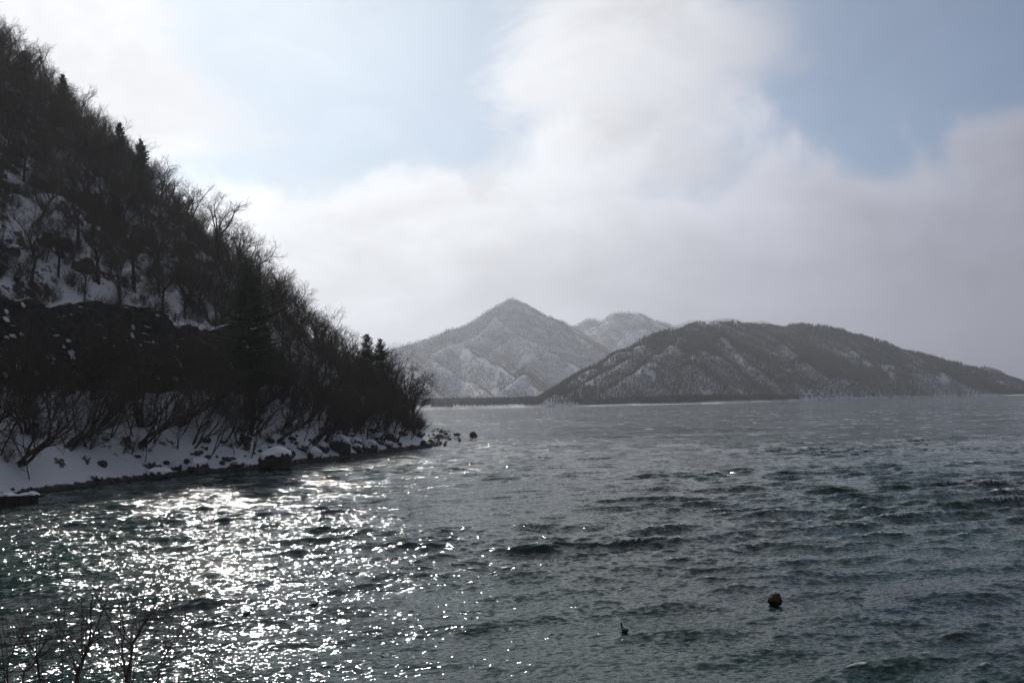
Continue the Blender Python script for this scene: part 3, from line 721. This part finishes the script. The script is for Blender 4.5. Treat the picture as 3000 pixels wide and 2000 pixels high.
BROAD = [tree_meshes(100 + i, 11.0, 'broad') for i in range(5)]
ROUND = [tree_meshes(150 + i, 11.0, 'round') for i in range(3)]
SLIM = [tree_meshes(200 + i, 10.0, 'slim') for i in range(3)]
LEAN = [tree_meshes(300 + i, 7.0, 'lean') for i in range(4)]
BUSH = [tree_meshes(400 + i, 3.0, 'bush') for i in range(3)]
print('tris', {k: [len(m[1].polygons) * 2 for m in v] for k, v in dict(B=BROAD, S=SLIM, L=LEAN, b=BUSH).items()})
rt = random.Random(5)

# --- trees picked out one by one
FIRS = [  # px of trunk, py of top, base depth, height, label
 (745, 750, 106, None, 'tallest dark fir standing on the shore bank above the boulders', 1.0, .27),
 (185, 218, 150, 13, 'dark fir with layered top on the skyline, highest up the slope but one', .8, .22),
 (350, 358, 150, 14, 'pointed dark fir on the skyline left of its shorter neighbour', .9, .2),
 (412, 405, 148, 13, 'slightly shorter dark fir just below the pointed skyline fir', .85, .21),
 (68, 150, 152, 9, 'small dark fir at the very top of the wooded hillside', .9, .24),
 (1074, 978, 150, 8, 'small fir breaking the skyline beside the lone round crown', .8, .32),
 (1112, 992, 149, 9, 'small narrow fir directly under the lone round crown', .85, .28),
 (340, 560, 125, 14, 'shaggy dark fir halfway up the wooded slope', .95, .2),
]
def base_for(px, top_py, dep):
    d = ray(px, top_py); k = dep / d[1]; X = d[0] * k; zt = CAM_H + d[2] * k; return X, dep, gz1(X, dep), zt
taken = []
for i, (px, py, dep, H, lab, dn, wd) in enumerate(FIRS):
    X, Y, zb, zt = base_for(px, py, dep); h = max(zt - zb, 5.0)
    me_ = fir_meshes(500 + i, h, dn, .16 if i else .22, .20 if i == 0 else .1, wd)
    put_tree('fir_tree', me_, (X, Y, zb), lab, 'fir tree', 'dark firs among the leafless woods', 1.0, rt.uniform(0, 6), (R(0), R(3 if i == 0 else 0)))
    taken.append((X, Y, 2.2)); print('fir', px, round(h, 1), round(zb, 1))
SKY_TREES = [  # px centre of crown, py of top, depth, label, scale variant
 (1140, 943, 158, 'lone round bare crown standing out against the sky at the end of the slope', 0),
 (12, 35, 152, 'tall bare tree cut by the left edge at the top of the hill', 1),
 (250, 252, 150, 'bare tree with upright twigs right of the layered skyline fir', 2),
 (310, 300, 151, 'bare tree leaning out to the right over the skyline below the layered fir', 3),
 (470, 430, 150, 'small bare crown on the skyline right of the paired firs', 4),
 (560, 485, 148, 'broad bare tree with dark forked limbs on the skyline mid slope', 0),
 (630, 490, 149, 'bare tree beside the forked one, leaning down the slope', 2),
 (740, 640, 140, 'bare tree reaching a long branch out to the right against the sky', 3),
 (820, 745, 138, 'bare tree directly behind the tallest fir', 1),
 (860, 790, 139, 'rounded bare crown bulging out right of the tallest fir', 4),
 (690, 610, 146, 'bare tree left above the top of the tallest fir', 4),
 (950, 905, 150, 'upright bare tree in the low skyline left of the small firs', 2),
 (1010, 930, 152, 'spreading bare tree in the low skyline nearer the small firs', 1),
 (1262, 1030, 140, 'dark bare tree overhanging the lake at the tip of the point', 3),
 (1215, 1010, 142, 'bare tree just behind the one overhanging the tip of the point', 0),
]
for i, (px, py, dep, lab, v) in enumerate(SKY_TREES):
    X, Y, zb, zt = base_for(px, py, dep)
    if px > 1250: X -= 3.0; zb = gz1(X, Y)
    h = min(max(zt - zb, 6), 17); s = h / 11.6
    put_tree('bare_tree', ROUND[v % 3], (X, Y, zb), lab, 'tree', 'leafless trees standing out on the hillside', s, rt.uniform(0, 6.28), (0, R(14) if px > 1200 else R(rt.uniform(0, 6))))
    taken.append((X, Y, 1.6)); print('sky', px, round(h, 1))

# --- the mass of bare trees on the slope: the nearest 270 one by one, the rest as one wood
cand = []
rg = np.random.RandomState(21)
cx = rg.uniform(-132, -12, 16000); cy = rg.uniform(70, 178, 16000); cz = ground(cx, cy); co = shore_dist(cx, cy)
cpx = 1500 + F * cx / cy; cpy = 1181 - F * (cz - CAM_H) / cy - .0208 * (cpx - 1500)
placed = np.zeros((0, 2)); rest = []
order = np.argsort(cy)
for i in rg.permutation(len(cx)):
    x, y, z, o, px, py = cx[i], cy[i], cz[i], co[i], cpx[i], cpy[i]
    if o < 2.5 or px < -120 or px > 1290 or (y < 118 and o < 20.5): continue
    gap = px < 560 and 540 + (px - 200) * .5 < py < 960
    if y > 172: continue
    dmin = 4.4 if gap else (2.9 if y < 150 else 2.6)
    if len(placed) and ((placed[:, 0] - x) ** 2 + (placed[:, 1] - y) ** 2).min() < dmin ** 2: continue
    placed = np.vstack([placed, (x, y)]); rest.append((y, x, z, px))
rest.sort()
print('mass trees', len(rest))
step = max(1, len(rest) // 900 + 1)
far_ = {}
for n_, (y, x, z, px) in enumerate(rest):
    hh = rt.uniform(9.0, 14.0)
    if y > 150: hh = rt.uniform(7.0, 10.5)
    if y > 140 and 420 < px < 830: hh = rt.uniform(5.5, 9.0)
    if px > 800: hh = rt.uniform(7.0, 10.0)
    if px > 1100: hh = rt.uniform(6.0, 9.0)
    if px > 1180: hh = rt.uniform(3.5, 5.0)
    bro = rt.random() < .66; k = rt.randrange(5 if bro else 3); s = hh / 10.5
    if n_ < 275:
        put_tree('bare_tree', (BROAD if bro else SLIM)[k], (x, y, z - .2), 'leafless grey-brown tree in the dense woods covering the steep hillside', 'tree', 'leafless trees massed on the hillside', s, rt.uniform(0, 6.28), (R(rt.gauss(0, 5)), R(rt.gauss(7, 6))))
    else: far_.setdefault((bro, k), []).append((x, y, z - .2, s))
def co_fc(me):
    a = np.empty(len(me.vertices) * 3); me.vertices.foreach_get('co', a); f = np.empty(len(me.polygons) * 4, int); me.polygons.foreach_get('vertices', f); return a.reshape(-1, 3), f.reshape(-1, 4)
def joined(m, name):
    a, fa = co_fc(m[0]); b, fb = co_fc(m[1]); return bpy.data.objects.new(name, mesh_from(name, np.vstack([a, b]), np.vstack([fa, fb + len(a)]), [TWIG]))
for (bro, k), L in far_.items():
    L = np.array(L); forest('woods', L[:, :3], L[:, 3], joined((BROAD if bro else SLIM)[k], 'tree_shape'), 'farther leafless trees massed up to the skyline of the hillside')
# --- slim trees on the verge of the road, in front of the rock wall
for k_, (x, y) in enumerate(at_y(12.6, np.linspace(74, 121, 19))):
    x += rt.uniform(-.6, 1.0); y += rt.uniform(-1, 1); v = rt.choice(SLIM + BROAD[:2])
    put_tree('bare_tree', v, (x, y, gz1(x, y) - .1), 'slim leafless tree on the road verge in front of the black rock wall', 'tree', 'slim leafless trees along the road verge', rt.uniform(.65, 1.05), rt.uniform(0, 6.28), (R(rt.gauss(0, 5)), R(rt.gauss(6, 5))))
# --- leaning shoreline trees
n_l = 0; pl = []
for x, y, z, o, px in zip(cx[::-1], cy[::-1], cz[::-1], co[::-1], cpx[::-1]):
    if not (3.6 < o < 12) or px < -80 or px > 1270 or y > 150 or y < 66: continue
    if any((x - a) ** 2 + (y - b) ** 2 < (3.3 if px < 700 else 3.1) ** 2 for a, b in pl): continue
    pl.append((x, y)); v = rt.choice(LEAN); s = rt.uniform(.95, 1.65) if px < 750 else rt.uniform(.8, 1.4) if px < 1100 else rt.uniform(.5, .8)
    put_tree('leaning_tree', v, (x, y, z), 'many-stemmed leafless tree leaning out from the snowy shore bank', 'tree', 'leaning leafless trees along the snowy shore bank', s, rt.gauss(-.1, .55), (0, 0)); n_l += 1
print('lean', n_l)
# --- thin leaning saplings across the snowy bank
def sapling(seed):
    r = random.Random(seed); tr, cr = Tubes(), Tubes()
    for k in range(r.randint(1, 3)):
        cfg = dict(wob=[.09, .12, .16, .2], up=.5, fork=[1, 1, 1], lat=[5, 3, 2], fa=(8, 24), la=(25, 55), fl=.5, ll=.42, l0=.2, t0=.3, shift=1)
        grow(r, tr, cr, (r.gauss(0, .1), r.gauss(0, .1), -.3), vnorm((r.uniform(.2, .8), r.gauss(0, .3), 1)), 3.2, .045, 0, 3, cfg, (.2, 0))
    return mesh_from('trunk', *tr.build(), [BARK], smooth=True), mesh_from('crown', *cr.build(), [TWIG])
SAP = [sapling(600 + i) for i in range(4)]; n_s = 0; pl2 = []
for x, y, z, o, px in zip(cx[3000:], cy[3000:], cz[3000:], co[3000:], cpx[3000:]):
    if not 2.6 < o < 12 or not -60 < px < 1200 or any((x - a) ** 2 + (y - b) ** 2 < 1.5 ** 2 for a, b in pl2): continue
    pl2.append((x, y)); n_s += 1
    put_tree('sapling', rt.choice(SAP), (x, y, z), 'thin leaning leafless sapling growing through the snow of the shore bank', 'sapling', 'thin leafless saplings on the snowy shore bank', rt.uniform(.9, 2.0), rt.gauss(-.1, .7), (0, 0))
    if n_s >= 150: break
# --- undergrowth between the trees (uncountable): many bare shrubs as one mass
def undergrowth():
    r = np.random.RandomState(9); x = r.uniform(-132, -12, 9000); y = r.uniform(62, 172, 9000); o = shore_dist(x, y); z = ground(x, y)
    px = 1500 + F * x / y; py = 1181 - F * (z - CAM_H) / y - .0208 * (px - 1500)
    gap = (px < 560) & (py > 560 + (px - 200) * .45) & (py < 960)
    k = (o > 3.5) & ~((y < 118) & (o > 12) & (o < 16.6)) & (px > -100) & (px < 1300)
    pr = np.where(gap, .30, np.where((o < 12) & (y < 112), .08, np.where(o < 13, .14, .36))); k &= r.rand(len(x)) < pr
    p = np.stack([x, y, z], -1)[k]; s = r.uniform(.45, 1.15, len(p))
    for i, m in enumerate(BUSH):
        V = []; me0 = [m[0], m[1]]; nv = len(m[0].vertices); a = np.empty(nv * 3); m[0].vertices.foreach_get('co', a); b = np.empty(len(m[1].vertices) * 3); m[1].vertices.foreach_get('co', b)
        fa = np.empty(len(m[0].polygons) * 4, int); m[0].polygons.foreach_get('vertices', fa); fb = np.empty(len(m[1].polygons) * 4, int); m[1].polygons.foreach_get('vertices', fb)
        so = bpy.data.objects.new('shrub_shape', mesh_from('shrub_shape', np.vstack([a.reshape(-1, 3), b.reshape(-1, 3)]), np.vstack([fa.reshape(-1, 4), fb.reshape(-1, 4) + nv]), [TWIG]))
        forest('undergrowth', p[i::3], s[i::3], so, 'tangled leafless undergrowth between the trees on the snowy hillside')
    print('under', len(p))
undergrowth()

# ------------------------------------------------------------------ boulders
def ico(sub):
    import bmesh
    bm = bmesh.new(); bmesh.ops.create_icosphere(bm, subdivisions=sub, radius=1.0)
    V = np.array([v.co[:] for v in bm.verts]); Fq = np.array([[v.index for v in f.verts] for f in bm.faces]); bm.free(); return V, Fq
ICO = {k: ico(k) for k in (2, 3, 4, 5)}
def rock_shape(seed, sub, ang=.5):
    V, Fq = ICO[sub]; r = np.random.RandomState(seed); V = V.copy()
    # planes cut off the sphere make it angular
    for k in range(9):
        n = r.normal(0, 1, 3); n /= np.linalg.norm(n); d = r.uniform(.62, .92); q = V @ n - d
        V -= np.outer(np.maximum(q, 0) * (.45 + .35 * ang), n)
    V = V / np.abs(V).max(0)
    V = V * (1 + .10 * fbm(V[:, 0] * 1.7 + seed, V[:, 1] * 1.7, V[:, 2] * 1.7, 3) + .03 * fbm(V[:, 0] * 6 + seed, V[:, 1] * 6, V[:, 2] * 6, 2))[:, None]
    return V, Fq
def boulder(seed, loc, dims, label, group, rz=0.0, snow=.62, sub=4, name='boulder', cat='rock', mat=None, tip=0.0, cut=.35):
    V, Fq = rock_shape(seed, sub); V = V * np.array(dims) * .5
    ct, stt = math.cos(tip), math.sin(tip); V = np.stack([V[:, 0] * ct + V[:, 2] * stt, V[:, 1], -V[:, 0] * stt + V[:, 2] * ct], -1)
    e = empty(name, loc, label, cat, group, rz)
    obj('rock', mesh_from('rock', V, Fq, [mat or ROCK], smooth=True), e)
    if snow is not None:
        fn = np.cross(V[Fq[:, 1]] - V[Fq[:, 0]], V[Fq[:, 2]] - V[Fq[:, 0]]); fn /= np.linalg.norm(fn, axis=1, keepdims=True)
        vn = np.zeros_like(V)
        for c in range(3): np.add.at(vn, Fq[:, c], fn)
        vn /= np.maximum(np.linalg.norm(vn, axis=1, keepdims=True), 1e-9)
        k = vn[:, 2] + .28 * fbm(V[:, 0] * 1.1 + seed, V[:, 1] * 1.1, V[:, 2] * 1.1, 3) - snow
        th = np.clip(k / .25, -.6, 1); thick = min(dims) * .10 + .07
        C_ = V + vn * (th * thick * .35)[:, None] + np.array([0, 0, 1.0]) * (np.maximum(th, -.35) * thick)[:, None]
        keep = (k[Fq] > -.10).all(1)
        if keep.any():
            F2 = Fq[keep]; u, inv = np.unique(F2, return_inverse=True)
            obj('snow_cap', mesh_from('snow_cap', C_[u], inv.reshape(F2.shape), [SNOW], smooth=True), e)
    return e
SIZE = lambda npx, dep: npx * dep / F
G_SH = 'snow-capped boulders along the lake shore'
BOULD = [  # px centre, py bottom, width px, height px, label, snow threshold, tip, seed
 (800, 1374, 98, 66, 'biggest rounded dark boulder at the waterline with a snow cap', .50, 0, 11),
 (920, 1346, 46, 38, 'domed boulder with a smooth snow cap right of the biggest one', .28, 0, 12),
 (845, 1342, 34, 34, 'upright dark boulder tucked behind the biggest one', .95, 0, 13),
 (886, 1322, 40, 24, 'low snow-topped rock behind the domed boulder', .45, 0, 14),
 (945, 1325, 34, 30, 'blocky dark rock with snow on top right of the low one', .5, 0, 15),
 (992, 1328, 66, 56, 'large slanting black boulder with snow down its right side', .52, .5, 16),
 (1045, 1325, 34, 24, 'grey slab leaning left of the tall snow-streaked boulder', .62, .3, 17),
 (1080, 1326, 48, 44, 'tall boulder with snow streaks above the waterline', .42, 0, 18),
 (1040, 1304, 36, 22, 'snow mound of a rock behind the tall streaked boulder', .1, 0, 19),
 (1108, 1293, 32, 24, 'dark rock half under snow behind the tall streaked boulder', .4, 0, 20),
 (1135, 1290, 36, 28, 'squat dark rock with a snowy top farther along the shore', .45, 0, 21),
 (1156, 1298, 28, 22, 'cube-like dark rock with thin snow near the point', .5, 0, 22),
 (1227, 1281, 34, 26, 'snow-faced rounded rock at the tip of the point', .18, 0, 23),
 (1178, 1276, 30, 16, 'flat dark rock under the last shore trees', .55, .2, 24),
 (1136, 1312, 28, 18, 'small rock with snow between the big shore boulders', .45, 0, 25),
 (1206, 1312, 22, 14, 'wet black stone at the waterline near the point', .9, 0, 26),
 (1240, 1306, 20, 22, 'wet black stone standing at the end of the snow', None, 0, 27),
 (1252, 1310, 26, 16, 'low wet black stone beyond the end of the snow', None, 0, 28),
 (572, 1386, 60, 50, 'blocky dark boulder with a flat snow top left of the fallen branch', .5, 0, 29),
 (512, 1378, 34, 26, 'grey block half buried in snow left of the flat-topped boulder', .55, 0, 30),
 (545, 1358, 20, 18, 'small round dark stone touching the flat-topped boulder', .9, 0, 31),
 (690, 1372, 50, 20, 'low flat grey rock with snow left of the biggest boulder', .45, 0, 32),
 (662, 1352, 44, 18, 'dark rock peeping out of the snow bank below the trees', .8, 0, 33),
 (455, 1404, 70, 34, 'cluster rock with lumpy snow at the waterline', .2, 0, 34),
 (440, 1372, 50, 22, 'rock showing a dark gap under a snow roof', .45, .2, 35),
 (485, 1362, 20, 16, 'little dark stone above the half-buried grey block', .9, 0, 36),
 (280, 1405, 44, 16, 'dark slab edge showing under the snow drift', .6, .25, 37),
 (296, 1372, 28, 22, 'ragged black rock poking through the open snow', .95, .5, 38),
 (345, 1412, 24, 18, 'small pointed black stone at the water edge', .95, 0, 39),
 (90, 1250, 36, 22, 'lone dark rock high on the open snow bank', .55, 0, 40),
 (712, 1305, 42, 30, 'dark rock beneath the leaning trees above the biggest boulder', .9, 0, 41),
 (600, 1300, 30, 22, 'dark rock in the shrubs on the middle of the bank', .8, 0, 42),
 (790, 1300, 26, 18, 'dark stone in the snow above the biggest boulder', .9, 0, 43),
 (950, 1272, 44, 24, 'dark snow-free rock under the trees above the slanting boulder', .95, 0, 44),
 (996, 1282, 24, 18, 'rounded rock just above the slanting black boulder', .6, 0, 45),
 (1090, 1272, 26, 20, 'rock among roots behind the squat snowy ones', .6, 0, 46),
 (400, 1345, 22, 12, 'small stone beneath the drooping twigs', .8, 0, 47),
 (855, 1290, 24, 16, 'small dark stone high in the snow behind the domed boulder', .8, 0, 48),
 (120, 690 + 25, 60, 50, 'large dark crag sticking out of the upper snow slope', .8, 0, 49),
 (182, 730, 52, 44, 'round dark crag right of the large one on the upper snow slope', .9, 0, 50),
 (30, 745, 40, 30, 'dark crag on the upper snow slope close to the left edge', .9, 0, 51),
 (235, 790, 80, 40, 'wide low dark outcrop above the rock wall', .8, 0, 52),
]
for px, py, w, h, lab, sn, tip_, sd in BOULD:
    x, y, z = hit(px, py); W_, H_ = SIZE(w * 1.04, y), SIZE(h * .95, y)
    if py < 900: z -= .2 * H_; H_ *= 1.35; tip_ = .5; sn = .55
    boulder(sd, (x, y + W_ * .25, z + H_ * .24), (W_ * 1.0, W_ * .85, H_ * 1.12), lab, G_SH, rt.uniform(-.4, .4), sn, 4 if w > 30 else 3, tip=tip_)
n_s = 0
for k in range(900):
    u, v_ = rt.uniform(560, 1230), rt.uniform(1235, 1370); x, y, z = hit(u, v_)
    o_ = float(shore_dist(np.array([x]), np.array([y]))[0])
    if not 0.8 < o_ < 8.5 or y > 138 or rt.random() > .25: continue
    w = rt.uniform(.35, 1.0); boulder(200 + n_s, (x, y, z + w * .08), (w, w * .8, w * .7), 'small dark stone poking out of the snowy bank under the leaning trees', 'small stones on the snowy bank', rt.uniform(0, 6), rt.choice((.5, .7, None)), 2, 'stone')
    n_s += 1
    if n_s >= 70: break
# rocks standing in the lake
WR = [(1387, 1279, 26, 16, 'round dark rock farthest out in the lake off the point'), (1338, 1274, 24, 9, 'flat dark rock awash left of the farthest one'),
      (1346, 1291, 11, 8, 'small triangular stone in the water off the point'), (1304, 1303, 11, 7, 'small round stone nearest the camera off the point'),
      (1316, 1287, 16, 5, 'thin slanting stone barely above the water'), (1284, 1292, 9, 6, 'tiny stone between the point and the thin slanting one'),
      (1279, 1301, 15, 7, 'low black stone just off the end of the point'), (1261, 1296, 16, 11, 'jagged black stone at the very end of the point'),
      (1306, 1272, 15, 7, 'dark stone at the outer end of the gravel bar'), (1292, 1266, 14, 8, 'black stone in the middle of the gravel bar'),
      (1288, 1280, 24, 10, 'widest black stone on the gravel bar')]
for i, (px, py, w, h, lab) in enumerate(WR):
    x, y = unproj(px, py, .05); W_, H_ = SIZE(w, y), SIZE(h, y)
    boulder(70 + i, (x, y, H_ * .28), (W_, W_ * .8, H_ * 1.5), lab, 'dark rocks standing in the lake off the point', rt.uniform(0, 6), None, 3, 'lake_rock')
x, y = unproj(2271, 1764, 0); W_ = SIZE(44, y)
e = boulder(90, (x, y, .08), (W_ * .95, W_ * .8, W_ * .85), 'weathered brown rock sticking out of the open water at the right', None, .3, None, 4, 'brown_rock', mat=BROWNROCK, tip=.35)
V, Fq = rock_shape(91, 3); obj('mossy_top', mesh_from('mossy_top', V * np.array((W_ * .26, W_ * .24, W_ * .12)) + np.array((.06, 0, W_ * .33)), Fq, [BROWNROCK], smooth=True), e)
# small stones and pebbles washed up along the waterline: too many to count
def shingle():
    V, Fq = rock_shape(95, 2); so = bpy.data.objects.new('pebble_shape', mesh_from('pebble_shape', V * .5, Fq, [ROCK], smooth=True))
    r = np.random.RandomState(3); s = r.uniform(9.5, len(SH) - 6, 2600); P = offset_pt(s, 0); off = np.abs(r.normal(0, .7, len(s))) - .5
    P = P + r.normal(0, .45, P.shape); z = ground(P[:, 0], P[:, 1]); sz = np.exp(r.normal(math.log(.22), .45, len(s)))
    a = np.stack([P[:, 0], P[:, 1], np.maximum(z, -.08)], -1)
    bx = r.uniform(1255, 1320, 260); by = r.uniform(1256, 1300, 260); b = np.array([(*unproj(u, v), -.02) for u, v in zip(bx, by)]); kb = fbm(b[:, 0] * .5, b[:, 1] * .2, 0, 2) > .1
    a = np.vstack([a, b[kb]]); sz = np.concatenate([sz, r.uniform(.2, .6, kb.sum())])
    forest('gravel', a, sz, so, 'dark wet gravel and small stones along the waterline')
shingle()

# ------------------------------------------------------------------ guardrail and upper fence
def tube_mesh(name, lines, mat, sides=6):
    T = Tubes()
    for pts, rad in lines: T.add([tuple(p) for p in pts], rad, sides)
    return mesh_from(name, *T.build(), [mat], smooth=True)
def rails(name, ys, off, zf, hh, label, nr):
    P = at_y(off, ys); e = empty(name, (P[0][0], P[0][1], zf(P[0][0], P[0][1])), label, 'guardrail' if name == 'guardrail' else 'fence'); b = np.array(e.location)
    pts = [(x - b[0], y - b[1], zf(x, y) - b[2]) for x, y in P]
    pm = tube_mesh('post', [([(0, 0, -.4), (0, 0, hh)], [.06, .06])], RAIL)
    for p in pts: o = obj('post', pm, e); o.location = p
    for k in range(nr):
        z = hh - .06 - k * hh * .28
        obj('rail', tube_mesh('rail', [([(p[0], p[1], p[2] + z) for p in pts], [.045] * len(pts))], RAIL), e)
rails('guardrail', np.arange(60, 126, 2.6), 12.4, lambda x, y: max(gz1(x, y), 8.3), .85, 'long dark guardrail along the road above the snowy bank', 3)
rails('wire_fence', np.arange(98, 122, 2.2), 19.2, lambda x, y: gz1(x, y), 1.1, 'short dark fence on top of the rock wall', 2)

# ------------------------------------------------------------------ jetty end at the left edge
def box_mesh(name, c, d, mat, bev=.02):
    import bmesh
    bm = bmesh.new(); bmesh.ops.create_cube(bm, size=1.0)
    for v in bm.verts: v.co = Vector((c[0] + v.co.x * d[0], c[1] + v.co.y * d[1], c[2] + v.co.z * d[2]))
    bmesh.ops.bevel(bm, geom=list(bm.edges), offset=bev, segments=1, affect='EDGES'); me = bpy.data.meshes.new(name); bm.to_mesh(me); bm.free(); me.materials.append(mat); return me
def jetty():
    x, y = unproj(60, 1480, 0); s = SIZE(1, y)
    e = empty('timber_jetty', (x, y, 0), 'low old timber jetty end heaped with snow at the left edge', 'jetty')
    L, r = 110 * s, random.Random(4)
    n = 12
    for i in range(n):
        w = L / n; xx = -L * .62 + w * (i + .5); obj('plank', box_mesh('plank', (xx, 0, .18 - r.random() * .05), (w * .92, .10, .95 + r.random() * .08), WOOD), e)
    obj('deck_beam', box_mesh('deck_beam', (-L * .12, .75, .58), (L * .98, 1.3, .16), WOOD), e)
    obj('post', box_mesh('post', (L * .45, -.1, .25), (.17, .17, 1.15), WOOD), e)
    obj('post', box_mesh('post', (-L * .60, -.12, .45), (.20, .20, 1.3), WOOD), e)
    obj('cross_beam', box_mesh('cross_beam', (L * .40, -.02, .70), (.62, .14, .10), WOOD), e)
    V, Fq = ICO[3]
    for i in range(16):
        q = -L * .60 + L * .95 * (i + .5) / 16; w = r.uniform(.11, .27); h = w * r.uniform(.55, .95)
        vv = V * np.array((w * r.uniform(1, 1.7), w * 1.2, h)); vv[:, 2] = np.where(vv[:, 2] < 0, vv[:, 2] * .4, vv[:, 2]); vv = vv * (1 + .10 * fbm(V[:, 0] * 2 + i, V[:, 1] * 2, V[:, 2] * 2, 2))[:, None]
        o = obj('snow_lump', mesh_from('snow_lump', vv, Fq, [SNOW], smooth=True), e); o.location = (q, r.uniform(.0, .55), .70 + h * .3)
    o = obj('snow_cap', mesh_from('snow_cap', V * np.array((.36, .14, .07)), Fq, [SNOW], smooth=True), e); o.location = (L * .40, -.02, .79)
jetty()

# ------------------------------------------------------------------ coots
def coot(px, py, heading, label, s=1.0):
    x, y = unproj(px, py, 0); e = empty('coot', (x, y, water_z(x, y) + .015), label, 'bird', 'black coots swimming on the lake', heading); e.scale = (s, s, s)
    sec = [(-.185, .055, .004, .004), (-.175, .058, .030, .018), (-.13, .052, .060, .045), (-.06, .045, .078, .065), (.02, .040, .080, .068), (.08, .045, .066, .060),
           (.115, .075, .045, .045), (.135, .115, .030, .030), (.145, .150, .024, .024), (.155, .180, .029, .027), (.172, .195, .031, .029), (.192, .192, .022, .021), (.205, .187, .008, .008)]
    n = 14; V = []
    for i, (cx_, cz_, ry, rz_) in enumerate(sec):
        a, b = sec[max(0, i - 1)], sec[min(len(sec) - 1, i + 1)]; tx, tz = b[0] - a[0], b[1] - a[1]; l = math.hypot(tx, tz); tx, tz = tx / l, tz / l
        for k in range(n):
            g = 2 * math.pi * k / n; V.append((cx_ - tz * rz_ * math.sin(g), ry * math.cos(g), cz_ + tx * rz_ * math.sin(g)))
    i = np.arange(len(sec) * n).reshape(-1, n); nx = np.roll(i, -1, 1); Fq = np.stack([i[:-1], nx[:-1], nx[1:], i[1:]], -1).reshape(-1, 4)
    obj('body', mesh_from('body', V, Fq, [COOT], smooth=True), e)
    obj('beak', tube_mesh('beak', [([(.188, 0, .205), (.200, 0, .190), (.215, 0, .180), (.236, 0, .172)], [.008, .012, .010, .002])], BEAK), e)
    return e
coot(920, 1769, 0.1, 'black coot seen side-on, swimming right in calmer water', 1.0)
coot(1830, 1857, R(118), 'black coot seen from behind with its neck up, right of centre', 1.0)
coot(724, 1806, R(18), 'small dark coot lost in the sun glitter at lower left', .85)

# ------------------------------------------------------------------ twigs of the near bank in the lower left corner
def near_bush(base, stems, seed, label, tw=1.0):
    Tubes.add = lambda s, pts, rad, sides: s.g.setdefault((len(pts), sides), []).append((pts, rad))
    r = random.Random(seed); tr, cr = Tubes(), Tubes(); e = empty('bare_shrub', base, label, 'shrub', 'leafless shrubs on the near bank'); b = np.array(base)
    for pp, r0 in stems:   # each stem given by points (px, py, depth)
        W_ = [np.array(wpt(*p)) - b for p in pp]; W_ = [np.zeros(3) + np.array((0, 0, -.3))] + W_; pts = []
        m = 12
        for k in range(m):
            q = k / (m - 1) * (len(W_) - 1); i = min(int(q), len(W_) - 2); f = q - i; p = W_[i] * (1 - f) + W_[i + 1] * f; pts.append(tuple(p + np.array([r.gauss(0, .012) for _ in range(3)])))
        rad = [r0 * (1 - .85 * k / (m - 1)) for k in range(m)]; tr.add(pts, rad, 6)
        for k in range(2, m):
            for j in range(r.choice((1, 2, 2))):
                d = vnorm(tuple(np.array(pts[min(k, m - 1)]) - np.array(pts[k - 1]))); cfg = dict(wob=[.06, .09, .1], up=.45, fork=[1, 0], lat=[3, 2], fa=(8, 20), la=(22, 45), fl=.6, ll=.5, l0=.15, t0=.15, shift=2)
                grow(r, tr, cr, pts[k], tilt(r, d, R(r.uniform(25, 55))), r.uniform(.3, .8) * (1.25 - k / m) * tw, rad[k] * .42 + .0015, 1, 3, cfg, (0, 0))
    obj('stems', mesh_from('stems', *tr.build(), [DARKTWIG], smooth=True), e); obj('twigs', mesh_from('twigs', *cr.build(), [DARKTWIG]), e)
def gp(px, dep): x = (px - 1500) / F * dep; return (x, dep, gz1(x, dep))
near_bush(gp(200, 7.6), [([(225, 1990, 7.4), (262, 1870, 7.4), (272, 1700, 7.5)], .020), ([(230, 1960, 7.4), (275, 1850, 7.5), (355, 1675, 7.6)], .014),
                         ([(120, 1960, 7.3), (90, 1880, 7.3), (62, 1862, 7.2)], .012), ([(180, 1900, 7.5), (185, 1780, 7.5)], .008)], 1, 'leafless shrub with one straight dark stem in the lower left corner')
near_bush(gp(390, 7.2), [([(375, 1980, 7.1), (400, 1870, 7.1), (440, 1790, 7.2), (480, 1810, 7.3)], .016), ([(365, 1900, 7.1), (350, 1770, 7.1)], .010), ([(380, 1900, 7.1), (437, 1800, 7.1), (420, 1708, 7.1)], .009),
                         ([(460, 1985, 7.0), (500, 1890, 7.0), (540, 1820, 7.0)], .010)], 2, 'spreading leafless shrub right of the straight-stemmed one')
near_bush(gp(50, 6.8), [([(20, 1990, 6.7), (40, 1900, 6.7), (70, 1850, 6.7)], .011), ([(60, 1980, 6.7), (140, 1900, 6.8), (190, 1830, 6.8)], .010)], 3, 'low tangle of bare twigs nearest the left edge')
near_bush(gp(640, 7.4), [([(628, 1990, 7.3), (622, 1920, 7.3)], .007), ([(590, 1995, 7.3), (586, 1978, 7.3)], .006)], 4, 'short bare shoots sticking up right of the spreading shrub', .35)
